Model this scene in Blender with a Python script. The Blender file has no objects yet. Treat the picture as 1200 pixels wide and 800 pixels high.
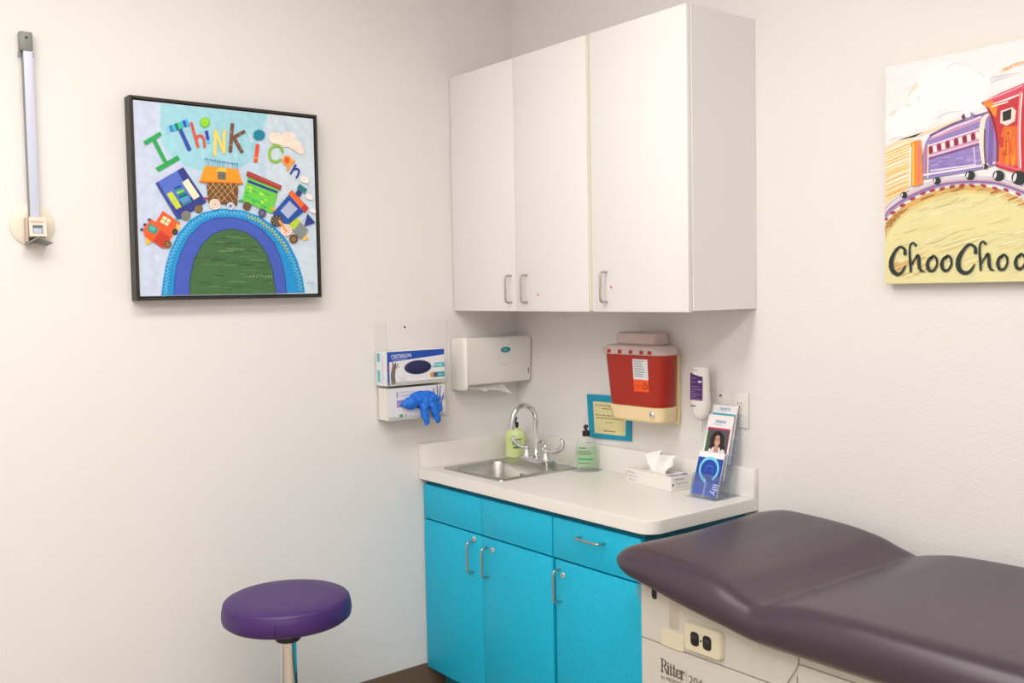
import bpy, bmesh, math, random
from mathutils import Vector, Matrix, noise
random.seed(7)
PI = math.pi
COL = bpy.context.scene.collection

# ------------------------------------------------------------------ camera
CAM = Vector((3.1737, -2.5581, 1.5784)); YAW, PITCH, ROLL, FPX = 2.4685, -0.0508, -0.0181, 1140.75
fw = Vector((math.cos(PITCH)*math.cos(YAW), math.cos(PITCH)*math.sin(YAW), math.sin(PITCH)))
rt0 = fw.cross(Vector((0, 0, 1))).normalized(); up0 = rt0.cross(fw)
RT = math.cos(ROLL)*rt0 + math.sin(ROLL)*up0
UP = -math.sin(ROLL)*rt0 + math.cos(ROLL)*up0
cd = bpy.data.cameras.new('camera'); cam = bpy.data.objects.new('camera', cd); COL.objects.link(cam)
cd.sensor_width = 36; cd.lens = FPX/1200*36; cd.clip_start = 0.05
cam.matrix_world = Matrix(((RT.x, UP.x, -fw.x, CAM.x), (RT.y, UP.y, -fw.y, CAM.y), (RT.z, UP.z, -fw.z, CAM.z), (0, 0, 0, 1)))
bpy.context.scene.camera = cam

# ------------------------------------------------------------------ world, exposure, lights
sc = bpy.context.scene
sc.view_settings.view_transform = 'Standard'; sc.view_settings.look = 'None'
sc.view_settings.gamma = 1; sc.view_settings.use_curve_mapping = False
sc.view_settings.exposure = 0.0
sc.cycles.transparent_max_bounces = 32
w = bpy.data.worlds.new('world'); sc.world = w; w.use_nodes = True
w.node_tree.nodes['Background'].inputs[0].default_value = (0.8, 0.85, 1, 1)
w.node_tree.nodes['Background'].inputs[1].default_value = 0.3
CEIL = 3.05
LIGHTS = [(1.45, -1.75, 18), (3.15, -1.75, 11), (1.45, -3.05, 20), (3.15, -3.05, 31)]      # ceiling troffers: x, y, watts
for lx, ly, p in LIGHTS:
    ld = bpy.data.lights.new('ceiling_lamp', 'AREA'); ld.shape = 'RECTANGLE'; ld.size = 0.56; ld.size_y = 1.14
    ld.energy = p; ld.color = (1.0, 0.985, 0.955) if lx < 2 else (0.98, 0.985, 1.0)
    lo = bpy.data.objects.new('ceiling_lamp', ld); COL.objects.link(lo); lo.location = (lx, ly, CEIL-0.02)

# ------------------------------------------------------------------ helpers
def lin(c):
    o = []
    for v in c[:3]:
        v = v/255.0
        o.append(v/12.92 if v <= 0.04045 else ((v+0.055)/1.055)**2.4)
    return (o[0], o[1], o[2], 1.0)
def mat(name, c, rough=0.5, metal=0.0, bump=0.0, bscale=200, spec=0.5, coat=0, var=0.0, vscale=60, c2=None, emit=0, detail=2.0):
    m = bpy.data.materials.new(name); m.use_nodes = True
    nt = m.node_tree; b = nt.nodes['Principled BSDF']
    b.inputs['Base Color'].default_value = lin(c); b.inputs['Roughness'].default_value = rough
    b.inputs['Metallic'].default_value = metal; b.inputs['Specular IOR Level'].default_value = spec
    b.inputs['Coat Weight'].default_value = coat
    if emit:
        b.inputs['Emission Color'].default_value = lin(c); b.inputs['Emission Strength'].default_value = emit
    tc = nt.nodes.new('ShaderNodeTexCoord')
    if bump:
        n = nt.nodes.new('ShaderNodeTexNoise'); n.inputs['Scale'].default_value = bscale; n.inputs['Detail'].default_value = detail
        bp = nt.nodes.new('ShaderNodeBump'); bp.inputs['Strength'].default_value = bump; bp.inputs['Distance'].default_value = 0.003
        nt.links.new(tc.outputs['Object'], n.inputs['Vector']); nt.links.new(n.outputs[0], bp.inputs['Height'])
        nt.links.new(bp.outputs[0], b.inputs['Normal'])
    if var or c2:
        n = nt.nodes.new('ShaderNodeTexNoise'); n.inputs['Scale'].default_value = vscale; n.inputs['Detail'].default_value = 4
        cr = nt.nodes.new('ShaderNodeValToRGB'); nt.links.new(tc.outputs['Object'], n.inputs['Vector'])
        nt.links.new(n.outputs[0], cr.inputs[0])
        d = c2 if c2 else tuple(max(0, v*(1-var)) for v in c)
        cr.color_ramp.elements[0].color = lin(d); cr.color_ramp.elements[0].position = 0.35
        cr.color_ramp.elements[1].color = lin(c); cr.color_ramp.elements[1].position = 0.62
        nt.links.new(cr.outputs[0], b.inputs['Base Color'])
    return m
def clear(name, c=(255, 255, 255), opac=0.006, rough=0.05, body=None, f0=0.25):
    """thin clear plastic: mostly see-through, a little tint, surface reflections"""
    m = bpy.data.materials.new(name); m.use_nodes = True; nt = m.node_tree; nt.nodes.clear()
    out = nt.nodes.new('ShaderNodeOutputMaterial'); tr = nt.nodes.new('ShaderNodeBsdfTransparent'); tr.inputs[0].default_value = lin(c)
    pr = nt.nodes.new('ShaderNodeBsdfPrincipled'); pr.inputs['Base Color'].default_value = lin(body or c); pr.inputs['Roughness'].default_value = rough
    gl = nt.nodes.new('ShaderNodeBsdfGlossy'); gl.inputs['Roughness'].default_value = rough
    fc = nt.nodes.new('ShaderNodeLayerWeight'); fc.inputs[0].default_value = 0.5
    pw = nt.nodes.new('ShaderNodeMath'); pw.operation = 'POWER'; pw.inputs[1].default_value = 4.0
    fr = nt.nodes.new('ShaderNodeMath'); fr.operation = 'MULTIPLY_ADD'; fr.inputs[1].default_value = f0*1.6; fr.inputs[2].default_value = 0.006
    nt.links.new(fc.outputs['Facing'], pw.inputs[0]); nt.links.new(pw.outputs[0], fr.inputs[0])
    m1 = nt.nodes.new('ShaderNodeMixShader'); m1.inputs[0].default_value = opac
    m2 = nt.nodes.new('ShaderNodeMixShader')
    nt.links.new(tr.outputs[0], m1.inputs[1]); nt.links.new(pr.outputs[0], m1.inputs[2])
    nt.links.new(fr.outputs[0], m2.inputs[0]); nt.links.new(m1.outputs[0], m2.inputs[1]); nt.links.new(gl.outputs[0], m2.inputs[2])
    nt.links.new(m2.outputs[0], out.inputs[0])
    return m
def art_mat(name, rough=0.55, var=0.10, scale=35):
    m = bpy.data.materials.new(name); m.use_nodes = True; nt = m.node_tree; b = nt.nodes['Principled BSDF']
    at = nt.nodes.new('ShaderNodeVertexColor'); at.layer_name = 'Col'
    tc = nt.nodes.new('ShaderNodeTexCoord'); n = nt.nodes.new('ShaderNodeTexNoise'); n.inputs['Scale'].default_value = scale; n.inputs['Detail'].default_value = 6
    nt.links.new(tc.outputs['Object'], n.inputs['Vector'])
    mr = nt.nodes.new('ShaderNodeMapRange'); mr.inputs[1].default_value = 0.3; mr.inputs[2].default_value = 0.7
    mr.inputs[3].default_value = 1-var; mr.inputs[4].default_value = 1+var*0.4
    nt.links.new(n.outputs[0], mr.inputs[0])
    mx = nt.nodes.new('ShaderNodeVectorMath'); mx.operation = 'SCALE'
    nt.links.new(at.outputs[0], mx.inputs[0]); nt.links.new(mr.outputs[0], mx.inputs['Scale'])
    nt.links.new(mx.outputs[0], b.inputs['Base Color']); b.inputs['Roughness'].default_value = rough
    return m

def thing(name, label, cat, loc=(0, 0, 0), rotz=0, group=None, world=False):
    o = bpy.data.objects.new(name, None); COL.objects.link(o); o.location = loc; o.rotation_euler = (0, 0, rotz)
    o.empty_display_size = 0.05
    o['label'] = label; o['category'] = cat
    if group: o['group'] = group
    if world: SH[o.name] = Vector(loc)
    return o
SH = {}
def root_shift(p):
    while p is not None:
        if p.name in SH: return SH[p.name]
        p = p.parent
    return None
def obj(name, bm, m, parent=None, smooth=None, label=None):
    me = bpy.data.meshes.new(name)
    if isinstance(bm, bmesh.types.BMesh):
        bm.to_mesh(me); bm.free()
    else: me = bm
    s = root_shift(parent)
    if s is not None: me.transform(Matrix.Translation(-s))
    ms = m if isinstance(m, (list, tuple)) else [m]
    if not me.materials:
        for x in ms: me.materials.append(x)
    if smooth:
        for p in me.polygons: p.use_smooth = True
        try: me.set_sharp_from_angle(angle=math.radians(smooth))
        except Exception: pass
    o = bpy.data.objects.new(name, me); COL.objects.link(o)
    if parent: o.parent = parent
    if label: o['label'] = label
    return o
def tag(o, label, cat, group=None):
    o['label'] = label; o['category'] = cat
    if group: o['group'] = group
    return o
def struct(name, bm, m, smooth=None):
    o = obj(name, bm, m, smooth=smooth); o['kind'] = 'structure'; return o

def box(x0, x1, y0, y1, z0, z1, bev=0, seg=2, bm=None):
    own = bmesh.new(); bmesh.ops.create_cube(own, size=1)
    for v in own.verts: v.co = Vector(((x0+x1)/2+v.co.x*(x1-x0), (y0+y1)/2+v.co.y*(y1-y0), (z0+z1)/2+v.co.z*(z1-z0)))
    if bev: bmesh.ops.bevel(own, geom=own.edges[:], offset=bev, segments=seg, profile=0.5, affect='EDGES')
    if bm is None: return own
    merge(bm, own); return bm
def merge(bm, other, M=None, mi=None):
    me = bpy.data.meshes.new('t'); other.to_mesh(me); other.free()
    if M is not None: me.transform(M)
    n = len(bm.faces); bm.from_mesh(me); bpy.data.meshes.remove(me)
    if mi is not None:
        bm.faces.ensure_lookup_table()
        for f in bm.faces[n:]: f.material_index = mi
    return bm
def lathe(prof, seg=40, sx=1, sy=1, caps=True):
    bm = bmesh.new(); rings = []
    for r, z in prof:
        rings.append([bm.verts.new((r*sx*math.cos(2*PI*k/seg), r*sy*math.sin(2*PI*k/seg), z)) for k in range(seg)])
    for a, b in zip(rings, rings[1:]):
        for k in range(seg): bm.faces.new((a[k], a[(k+1) % seg], b[(k+1) % seg], b[k]))
    if caps:
        bm.faces.new(rings[0][::-1]); bm.faces.new(rings[-1])
    bmesh.ops.recalc_face_normals(bm, faces=bm.faces[:])
    return bm
def tube(pts, r, seg=12, flat=1.0, caps=True, upv=None):
    """r: number or list; flat squashes along the second frame axis"""
    bm = bmesh.new(); pts = [Vector(p) for p in pts]; n = len(pts)
    rr = r if isinstance(r, (list, tuple)) else [r]*n
    rings = []; prev = None
    for i, p in enumerate(pts):
        t = (pts[min(i+1, n-1)]-pts[max(i-1, 0)]).normalized()
        if prev is None:
            a = Vector(upv) if upv else (Vector((0, 0, 1)) if abs(t.z) < 0.9 else Vector((1, 0, 0)))
        else: a = prev
        a = (a-t*a.dot(t)).normalized(); b = t.cross(a); prev = a
        rings.append([bm.verts.new(p+(a*math.cos(2*PI*k/seg)*flat+b*math.sin(2*PI*k/seg))*rr[i]) for k in range(seg)])
    for a, b in zip(rings, rings[1:]):
        for k in range(seg): bm.faces.new((a[k], a[(k+1) % seg], b[(k+1) % seg], b[k]))
    if caps:
        bm.faces.new(rings[0][::-1]); bm.faces.new(rings[-1])
    bmesh.ops.recalc_face_normals(bm, faces=bm.faces[:])
    return bm
def arcpts(c, r, a0, a1, n, ax, ay):
    c = Vector(c); ax = Vector(ax); ay = Vector(ay)
    return [c+ax*(r*math.cos(math.radians(a0+(a1-a0)*i/n)))+ay*(r*math.sin(math.radians(a0+(a1-a0)*i/n))) for i in range(n+1)]
def rrect(x0, x1, y0, y1, r, n=6):
    r = min(r, (x1-x0)/2-1e-5, (y1-y0)/2-1e-5); o = []
    for cx, cy, a in ((x1-r, y1-r, 0), (x0+r, y1-r, 90), (x0+r, y0+r, 180), (x1-r, y0+r, 270)):
        for i in range(n+1):
            t = math.radians(a+90*i/n); o.append((cx+r*math.cos(t), cy+r*math.sin(t)))
    return o
def loft(loops, cap0=True, cap1=True):
    bm = bmesh.new(); rs = [[bm.verts.new(p) for p in L] for L in loops]; n = len(rs[0])
    for a, b in zip(rs, rs[1:]):
        for k in range(n): bm.faces.new((a[k], a[(k+1) % n], b[(k+1) % n], b[k]))
    if cap0: bm.faces.new(rs[0][::-1])
    if cap1: bm.faces.new(rs[-1])
    bmesh.ops.recalc_face_normals(bm, faces=bm.faces[:])
    return bm
def prism(pts2, f0, f1, bev=0):
    """extrude a 2D outline; f0/f1 map (a,b) to 3D on the near and far side"""
    bm = loft([[f0(a, b) for a, b in pts2], [f1(a, b) for a, b in pts2]])
    if bev: bmesh.ops.bevel(bm, geom=bm.edges[:], offset=bev, segments=2, affect='EDGES')
    return bm
def evaluated(bm, mods):
    me = bpy.data.meshes.new('tmp'); bm.to_mesh(me); bm.free()
    o = bpy.data.objects.new('tmp', me); COL.objects.link(o); extra = []
    for kind, kw in mods:
        m = o.modifiers.new(kind, kind)
        for k, v in kw.items():
            if isinstance(v, bmesh.types.BMesh):
                m2 = bpy.data.meshes.new('tmp2'); v.to_mesh(m2); v.free(); v = bpy.data.objects.new('tmp2', m2); COL.objects.link(v); extra.append(v)
            setattr(m, k, v)
    bpy.context.view_layer.update()
    dg = bpy.context.evaluated_depsgraph_get()
    r = bpy.data.meshes.new_from_object(o.evaluated_get(dg))
    for e in extra+[o]: bpy.data.objects.remove(e)
    r.materials.clear()
    return r

# rays through the photograph's frame (1200x800), used to read places on real planes
def ray(x, y): return fw+RT*((x-600)/FPX)+UP*((400-y)/FPX)
def onx(x, y, X=0.0): d = ray(x, y); return CAM+d*((X-CAM.x)/d.x)
def ony(x, y, Y=0.0): d = ray(x, y); return CAM+d*((Y-CAM.y)/d.y)
def onz(x, y, Z=0.0): d = ray(x, y); return CAM+d*((Z-CAM.z)/d.z)

class Sheet:
    """flat printing: coloured polygons laid on a plane, all in one mesh. T maps (a,b) to 3D, N is the outward normal"""
    def __init__(s, T, N, off=0.0004, step=0.00003):
        s.T = T; s.N = Vector(N).normalized(); s.v = []; s.f = []; s.c = []; s.k = 0; s.off = off; s.step = step
    def raw(s, pts, c, lift=None):
        z = s.off+s.k*s.step; s.k += 1; i0 = len(s.v)
        P = [s.T(a, b)+s.N*z for a, b in pts]
        s.v += P; s.f.append(list(range(i0, i0+len(P)))); s.c.append(lin(c))
    def poly(s, pts, c): s.raw(pts, c)
    def rect(s, a0, a1, b0, b1, c): s.raw([(a0, b0), (a1, b0), (a1, b1), (a0, b1)], c)
    def ell(s, a, b, ra, rb, c, rot=0, n=28):
        t = math.radians(rot); s.raw([(a+ra*math.cos(u)*math.cos(t)-rb*math.sin(u)*math.sin(t), b+ra*math.cos(u)*math.sin(t)+rb*math.sin(u)*math.cos(t)) for u in [2*PI*k/n for k in range(n)]], c)
    def stroke(s, pts, w, c, smooth=0, rnd=True):
        pts = [Vector(p) for p in pts]; ws = list(w) if isinstance(w, (list, tuple)) else [w]*len(pts)
        if smooth:
            q = []; qw = []
            for i in range(len(pts)-1):
                p0 = pts[max(i-1, 0)]; p1 = pts[i]; p2 = pts[i+1]; p3 = pts[min(i+2, len(pts)-1)]
                for j in range(smooth):
                    t = j/smooth
                    q.append(0.5*((2*p1)+(p2-p0)*t+(2*p0-5*p1+4*p2-p3)*t*t+(3*p1-p0-3*p2+p3)*t**3)); qw.append(ws[i]*(1-t)+ws[i+1]*t)
            q.append(pts[-1]); qw.append(ws[-1]); pts, ws = q, qw
        z = s.off+s.k*s.step; s.k += 1; n = len(pts); i0 = len(s.v); L = lin(c)
        for i in range(n):
            t = pts[min(i+1, n-1)]-pts[max(i-1, 0)]
            t = t.normalized() if t.length > 1e-9 else Vector((1, 0)); m = Vector((-t.y, t.x))*ws[i]/2
            s.v += [s.T(*(pts[i]+m))+s.N*z, s.T(*(pts[i]-m))+s.N*z]
        for i in range(n-1): s.f.append([i0+2*i, i0+2*i+1, i0+2*i+3, i0+2*i+2]); s.c.append(L)
        if rnd:
            s.ell(pts[0].x, pts[0].y, ws[0]/2, ws[0]/2, c, n=12); s.ell(pts[-1].x, pts[-1].y, ws[-1]/2, ws[-1]/2, c, n=12)
    def text(s, txt, a, b, size, c, rot=0, flip=1, sx=1.0, align='LEFT', bold=0.0):
        cu = bpy.data.curves.new('t', 'FONT'); cu.body = txt; cu.size = size; cu.align_x = align; cu.resolution_u = 2; cu.offset = bold*size
        o = bpy.data.objects.new('t', cu); COL.objects.link(o)
        me = bpy.data.meshes.new_from_object(o); z = s.off+s.k*s.step; s.k += 1; t = math.radians(rot); i0 = len(s.v); L = lin(c)
        for v in me.vertices:
            x, y = v.co.x*sx, v.co.y*flip
            s.v.append(s.T(a+x*math.cos(t)-y*math.sin(t), b+x*math.sin(t)+y*math.cos(t))+s.N*z)
        for p in me.polygons: s.f.append([i0+i for i in p.vertices]); s.c.append(L)
        bpy.data.objects.remove(o); bpy.data.curves.remove(cu); bpy.data.meshes.remove(me)
    def build(s, name, m, parent, label=None):
        me = bpy.data.meshes.new(name); me.from_pydata([tuple(p) for p in s.v], [], s.f)
        # make every face look along N
        flip = [p.index for p in me.polygons if p.normal.dot(s.N) < 0]
        if flip:
            bm = bmesh.new(); bm.from_mesh(me); bm.faces.ensure_lookup_table()
            bmesh.ops.reverse_faces(bm, faces=[bm.faces[i] for i in flip]); bm.to_mesh(me); bm.free()
        ca = me.color_attributes.new('Col', 'FLOAT_COLOR', 'CORNER')
        for p in me.polygons:
            for li in p.loop_indices: ca.data[li].color = s.c[p.index]
        return obj(name, me, m, parent, label=label)

# ------------------------------------------------------------------ materials
M_wall = mat('wall_paint', (230, 227, 225), 0.75, bump=0.38, bscale=130, detail=3)
M_ceil = mat('ceiling_paint', (238, 236, 232), 0.9)
M_floor = mat('vinyl_floor', (182, 168, 150), 0.45, c2=(168, 152, 134), vscale=14)
M_cove = mat('brown_cove_base', (112, 92, 76), 0.5)
M_white = mat('white_laminate', (234, 231, 231), 0.32, bump=0.02, bscale=500)
M_edge = mat('cream_edge_band', (226, 220, 200), 0.5)
M_counter = mat('counter_laminate', (236, 233, 228), 0.35, var=0.02, vscale=300)
M_teal = mat('teal_laminate', (0, 188, 226), 0.5, c2=(0, 170, 208), vscale=220, bump=0.05, bscale=400)
M_tealin = mat('teal_carcass', (10, 120, 145), 0.6)
M_steel = mat('brushed_steel', (190, 188, 184), 0.28, 1.0, bump=0.02, bscale=300)
M_nickel = mat('satin_nickel', (188, 182, 174), 0.3, 1.0)
M_chrome = mat('chrome', (225, 226, 228), 0.07, 1.0)
M_black = mat('black_plastic', (18, 18, 20), 0.4)
M_blackf = mat('black_frame', (42, 36, 32), 0.45)
M_plastic = mat('white_plastic', (228, 225, 220), 0.35)
M_vinylp = mat('purple_vinyl', (62, 28, 100), 0.45, bump=0.08, bscale=350)
M_vinyl = mat('plum_vinyl', (62, 48, 61), 0.31, bump=0.12, bscale=420)
M_beige = mat('beige_enamel', (200, 195, 186), 0.4)
M_beige2 = mat('cream_plastic', (212, 204, 178), 0.4)
M_trim = mat('taupe_trim', (150, 132, 116), 0.5)
M_red = mat('red_plastic', (168, 36, 18), 0.42, bump=0.03, bscale=300)
M_cream = mat('cream_plastic_bracket', (238, 214, 168), 0.4)
M_ink = mat('dark_gap', (20, 18, 18), 0.7)
M_paper = mat('tissue_paper', (244, 242, 238), 0.9)
M_card = mat('white_card', (236, 232, 228), 0.6)
M_art = art_mat('painted_canvas', 0.5, 0.10, 40)
M_print = art_mat('printed_card', 0.4, 0.02, 10)
M_acr = clear('clear_acrylic')
M_acrs = clear('stand_acrylic', (243, 246, 250), 0.06, body=(220, 226, 236), f0=0.35)
M_acre = clear('acrylic_edge', (247, 248, 246), 0.16, body=(225, 225, 220))
M_lid = clear('frosted_lid', (252, 242, 240), 0.62, 0.25, body=(236, 214, 209))
M_glove = mat('blue_nitrile', (20, 112, 222), 0.5, bump=0.9, bscale=85)
M_grey = mat('grey_plastic', (128, 130, 126), 0.4)
M_rod = mat('pale_blue_rod', (200, 205, 226), 0.3)
M_disc = mat('cream_disc', (230, 218, 200), 0.35)
M_lotion = mat('green_lotion', (214, 230, 164), 0.3)
M_gel = clear('clear_green_gel', (236, 248, 232), 0.16, 0.08, body=(214, 240, 208))
M_clearb = clear('clear_bottle', (251, 253, 251), 0.14, 0.08, body=(238, 244, 238))
M_lamp = mat('lamp_diffuser', (255, 245, 230), 0.6, emit=3.0)

# ------------------------------------------------------------------ the room
RX, RY = 4.4, -3.7
struct('floor', box(-0.1, RX+0.1, RY-0.1, 0.1, -0.1, 0), M_floor)
struct('ceiling', box(-0.1, RX+0.1, RY-0.1, 0.1, CEIL, CEIL+0.1), M_ceil)
struct('wall_left', box(-0.1, 0, RY-0.1, 0.1, 0, CEIL), M_wall)
struct('wall_right', box(0, RX+0.1, 0, 0.1, 0, CEIL), M_wall)
struct('wall_back', box(RX, RX+0.1, RY-0.1, 0, 0, CEIL), M_wall)
struct('wall_front', box(0, RX, RY-0.1, RY, 0, CEIL), M_wall)
def cove(p0, p1, inward):
    p0 = Vector(p0); p1 = Vector(p1); n = Vector(inward)
    prof = [(0, 0), (0.014, 0), (0.012, 0.004), (0.006, 0.012), (0.0035, 0.025), (0.0035, 0.121), (0.002, 0.125), (0, 0.125)]
    return loft([[p0+n*a+Vector((0, 0, b)) for a, b in prof], [p1+n*a+Vector((0, 0, b)) for a, b in prof]])
struct('baseboard_left', cove((0.0002, RY, 0), (0.0002, -0.002, 0), (1, 0, 0)), M_cove)
struct('baseboard_right', cove((1.19, -0.0002, 0), (RX, -0.0002, 0), (0, -1, 0)), M_cove)
for i, (lx, ly, p) in enumerate(LIGHTS):
    t = thing('ceiling_light', ['flat white ceiling light nearest the wall cabinets', 'flat white ceiling light above the exam table end', 'flat white ceiling light above the stool side, away from the cabinets', 'flat white ceiling light diagonally opposite the wall cabinets'][i], 'ceiling light', (lx, ly, CEIL-0.012), 0, 'ceiling troffer lights')
    fr = bmesh.new()
    for a in (-1, 1):
        box(a*0.3-0.012, a*0.3+0.012, -0.612, 0.612, -0.006, 0.012, 0.002, 1, fr)
        box(-0.288, 0.288, a*0.6-0.012, a*0.6+0.012, -0.006, 0.012, 0.002, 1, fr)
    obj('frame', fr, M_plastic, t); obj('diffuser', box(-0.287, 0.287, -0.587, 0.587, 0.004, 0.011), M_lamp, t)

# ------------------------------------------------------------------ cabinets
def pull(name, p, horizontal, parent, L=0.098, out=0.030, r=0.0042, m=None):
    """bent-wire pull: p is its centre on the door face (faces -y)"""
    k = 0.012; h = L/2
    prof = [(-h, 0), (-h, out-k)] + [(-h+k-k*math.cos(t), out-k+k*math.sin(t)) for t in [PI/2*i/5 for i in range(1, 6)]]
    prof += [(h-k+k*math.sin(t), out-k+k*math.cos(t)) for t in [PI/2*i/5 for i in range(0, 6)]] + [(h, 0)]
    P = [Vector(p)+(Vector((a, -b, 0)) if horizontal else Vector((0, -b, a))) for a, b in prof]
    return obj(name, tube(P, r, 10), m or M_nickel, parent, 60)
def dot(name, p, r, c, parent, thick=0.002, inner=None, label=None):
    bm = lathe([(r, 0), (r, thick*0.7), (r*0.85, thick)], 20)
    if inner: pass
    me = bmesh.new(); merge(me, bm, Matrix.Translation(Vector(p)) @ Matrix.Rotation(PI/2, 4, 'X'))
    return obj(name, me, c, parent, 40, label)

UY0, UZ0, UZ1 = -0.303, 1.5116, 2.4221
def wall_cab(x0, x1, doors, strip, label, cap_right):
    t = thing('wall_cabinet', label, 'wall cabinet', ((x0+x1)/2, 0, UZ0), 0, 'white wall cabinets', world=True)
    b = bmesh.new(); T = 0.018
    box(x0, x0+T, UY0, -0.001, UZ0, UZ1, 0, 1, b); box(x1-T, x1, UY0, -0.001, UZ0, UZ1, 0, 1, b)
    box(x0+T, x1-T, UY0, -0.001, UZ1-T, UZ1, 0, 1, b); box(x0+T, x1-T, UY0, -0.001, UZ0+0.008, UZ0+0.008+T, 0, 1, b)
    box(x0+T, x1-T, -0.010, -0.001, UZ0+0.03, UZ1-T, 0, 1, b)
    obj('body', b, M_white, t)
    if strip: obj('edge_strip', box(strip[0], strip[1], UY0-0.0155, UY0-0.0002, UZ0, UZ1), M_edge, t)
    for a, c, hx, dd in doors:
        d = obj('door', box(a, c, -0.3219, UY0-0.001, UZ0-0.004, UZ1-0.001, 0.0015, 2), M_white, t, 40)
        pull('handle', (hx, -0.3219, 1.589), False, d)
        if dd: dot('sticker', (dd[0], -0.3219, dd[1]), 0.0045, M_orange, d, 0.0006, label='small round orange sticker')
    return t
M_orange = mat('orange_sticker', (232, 100, 60), 0.5)
wall_cab(0.001, 0.796, [(0.004, 0.3990, 0.372, None), (0.4010, 0.786, 0.462, (0.522, 1.567))], (0.787, 0.7955),
         'white two door wall cabinet in the room corner, above paper towel dispenser', False)
wall_cab(0.797, 1.2247, [(0.8055, 1.222, 0.872, (0.893, 1.588))], (0.7975, 0.8048),
         'white single door wall cabinet at the right end, above the red sharps container', True)

BZ0, BZ1, BY = 0.112, 0.838, -0.469
def base_cab(x0, x1, label):
    t = thing('base_cabinet', label, 'base cabinet', ((x0+x1)/2, 0, 0), 0, 'teal base cabinets', world=True)
    b = bmesh.new(); T = 0.018
    for a in (x0, x1-T): box(a, a+T, BY, -0.002, BZ0, 0.858, 0, 1, b)
    box(x0+T, x1-T, BY, -0.002, BZ0, BZ0+T, 0, 1, b); box(x0+T, x1-T, -0.012, -0.002, BZ0+T, 0.858, 0, 1, b)
    box(x0+T, x1-T, BY, BY+0.018, 0.70, 0.712, 0, 1, b); box(x0+T, x1-T, BY, BY+0.018, 0.80, 0.858, 0, 1, b)
    obj('body', b, M_tealin, t)
    obj('toe_kick', box(x0+0.012, x1, -0.41, -0.392, 0.001, BZ0), M_tealin, t)
    return t
def front(name, t, a, c, z0, z1): return obj(name, box(a, c, -0.488, BY-0.001, z0, z1, 0.0012, 2), M_teal, t, 40)
def lock(d, x, z):
    l = dot('lock', (x, -0.488, z), 0.009, M_lockw, d, 0.004, label='white cam lock with a red dot'); dot('red_dot', (x, -0.492, z), 0.0035, M_redot, l, 0.0006)
M_lockw = mat('pale_metal', (214, 205, 200), 0.4, 0.3); M_redot = mat('red_dot', (190, 50, 45), 0.5)
t = base_cab(0.005, 0.7725, 'teal two door sink base cabinet under the stainless sink')
front('false_front', t, 0.007, 0.3825, 0.706, 0.838); front('false_front', t, 0.3845, 0.770, 0.706, 0.838)
d = front('door', t, 0.007, 0.3825, BZ0, 0.700); pull('handle', (0.330, -0.488, 0.617), False, d, 0.112); lock(d, 0.338, 0.683)
d = front('door', t, 0.3845, 0.770, BZ0, 0.700); pull('handle', (0.418, -0.488, 0.614), False, d, 0.106); lock(d, 0.447, 0.663)
t = base_cab(0.7735, 1.175, 'teal base cabinet with one drawer over one door, next to the exam table')
d = front('drawer', t, 0.7755, 1.173, 0.706, 0.838); pull('handle', (0.964, -0.488, 0.797), True, d, 0.108)
d = front('door', t, 0.786, 1.173, BZ0, 0.700); pull('handle', (0.808, -0.488, 0.618), False, d, 0.106); lock(d, 0.824, 0.655)

# ------------------------------------------------------------------ countertop with sink cut-out
CX, CY, CZ = 1.2272, -0.5041, 0.90
out = [(0.001, -0.0015), (0.001, CY)] + [(CX-0.055+0.055*math.sin(u), CY+0.055-0.055*math.cos(u)) for u in [PI/2*i/8 for i in range(9)]] + [(CX, -0.0015)]
top = prism(out, lambda a, b: Vector((a, b, 0.859)), lambda a, b: Vector((a, b, CZ)), 0.0015)
t = thing('countertop', 'long white laminate worktop with backsplash over the teal cabinets', 'countertop', (0.6, -0.25, 0.859), world=True)
obj('worktop', evaluated(top, [('BOOLEAN', dict(operation='DIFFERENCE', object=box(0.088, 0.424, -0.424, -0.085, 0.8, 0.95), solver='EXACT'))]), M_counter, t, 30)
bs = [(0.001, 0), (0.001, 0)]
obj('backsplash', box(0.0225, CX, -0.0205, -0.0012, CZ+0.0002, 0.9945, 0.0015, 2), M_counter, t, 40)
obj('backsplash', box(0.0012, 0.0215, CY+0.001, -0.0012, CZ+0.0002, 0.9945, 0.0015, 2), M_counter, t, 40)

# ------------------------------------------------------------------ sink
t = thing('sink', 'small square stainless steel drop-in sink set into the white worktop', 'sink', (0.255, -0.25, CZ), world=True)
def L3(l, z): return [Vector((a, b, z)) for a, b in l]
S = (0.067, 0.440, -0.442, -0.063)
def ins(d, z, r): return L3(rrect(S[0]+d, S[1]-d, S[2]+d, S[3]-d, r), z)
Bw = (0.104, 0.406, -0.414, -0.190)
def bow(d, z, r): return L3(rrect(Bw[0]+d, Bw[1]-d, Bw[2]+d, Bw[3]-d, r), z)
loops = [ins(0, CZ+0.0006, .02), ins(0.001, CZ+0.004, .02), ins(0.005, CZ+0.006, .018), ins(0.010, CZ+0.0045, .016), bow(-0.006, CZ+0.0045, .05), bow(-0.001, CZ+0.003, .048),
         bow(0.002, CZ-0.004, .046), bow(0.006, CZ-0.10, .044), bow(0.014, CZ-0.128, .04), bow(0.035, CZ-0.140, .035), bow(0.08, CZ-0.143, .02), bow(0.095, CZ-0.143, .01)]
obj('basin', loft(loops, False, True), M_steel, t, 35)
dr = bmesh.new(); merge(dr, lathe([(0.036, 0), (0.036, 0.002), (0.030, 0.003), (0.024, 0.0005), (0.008, 0.0005)], 28), Matrix.Translation((0.255, -0.30, CZ-0.1425)))
obj('drain', dr, M_chrome, t, 40)
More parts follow.
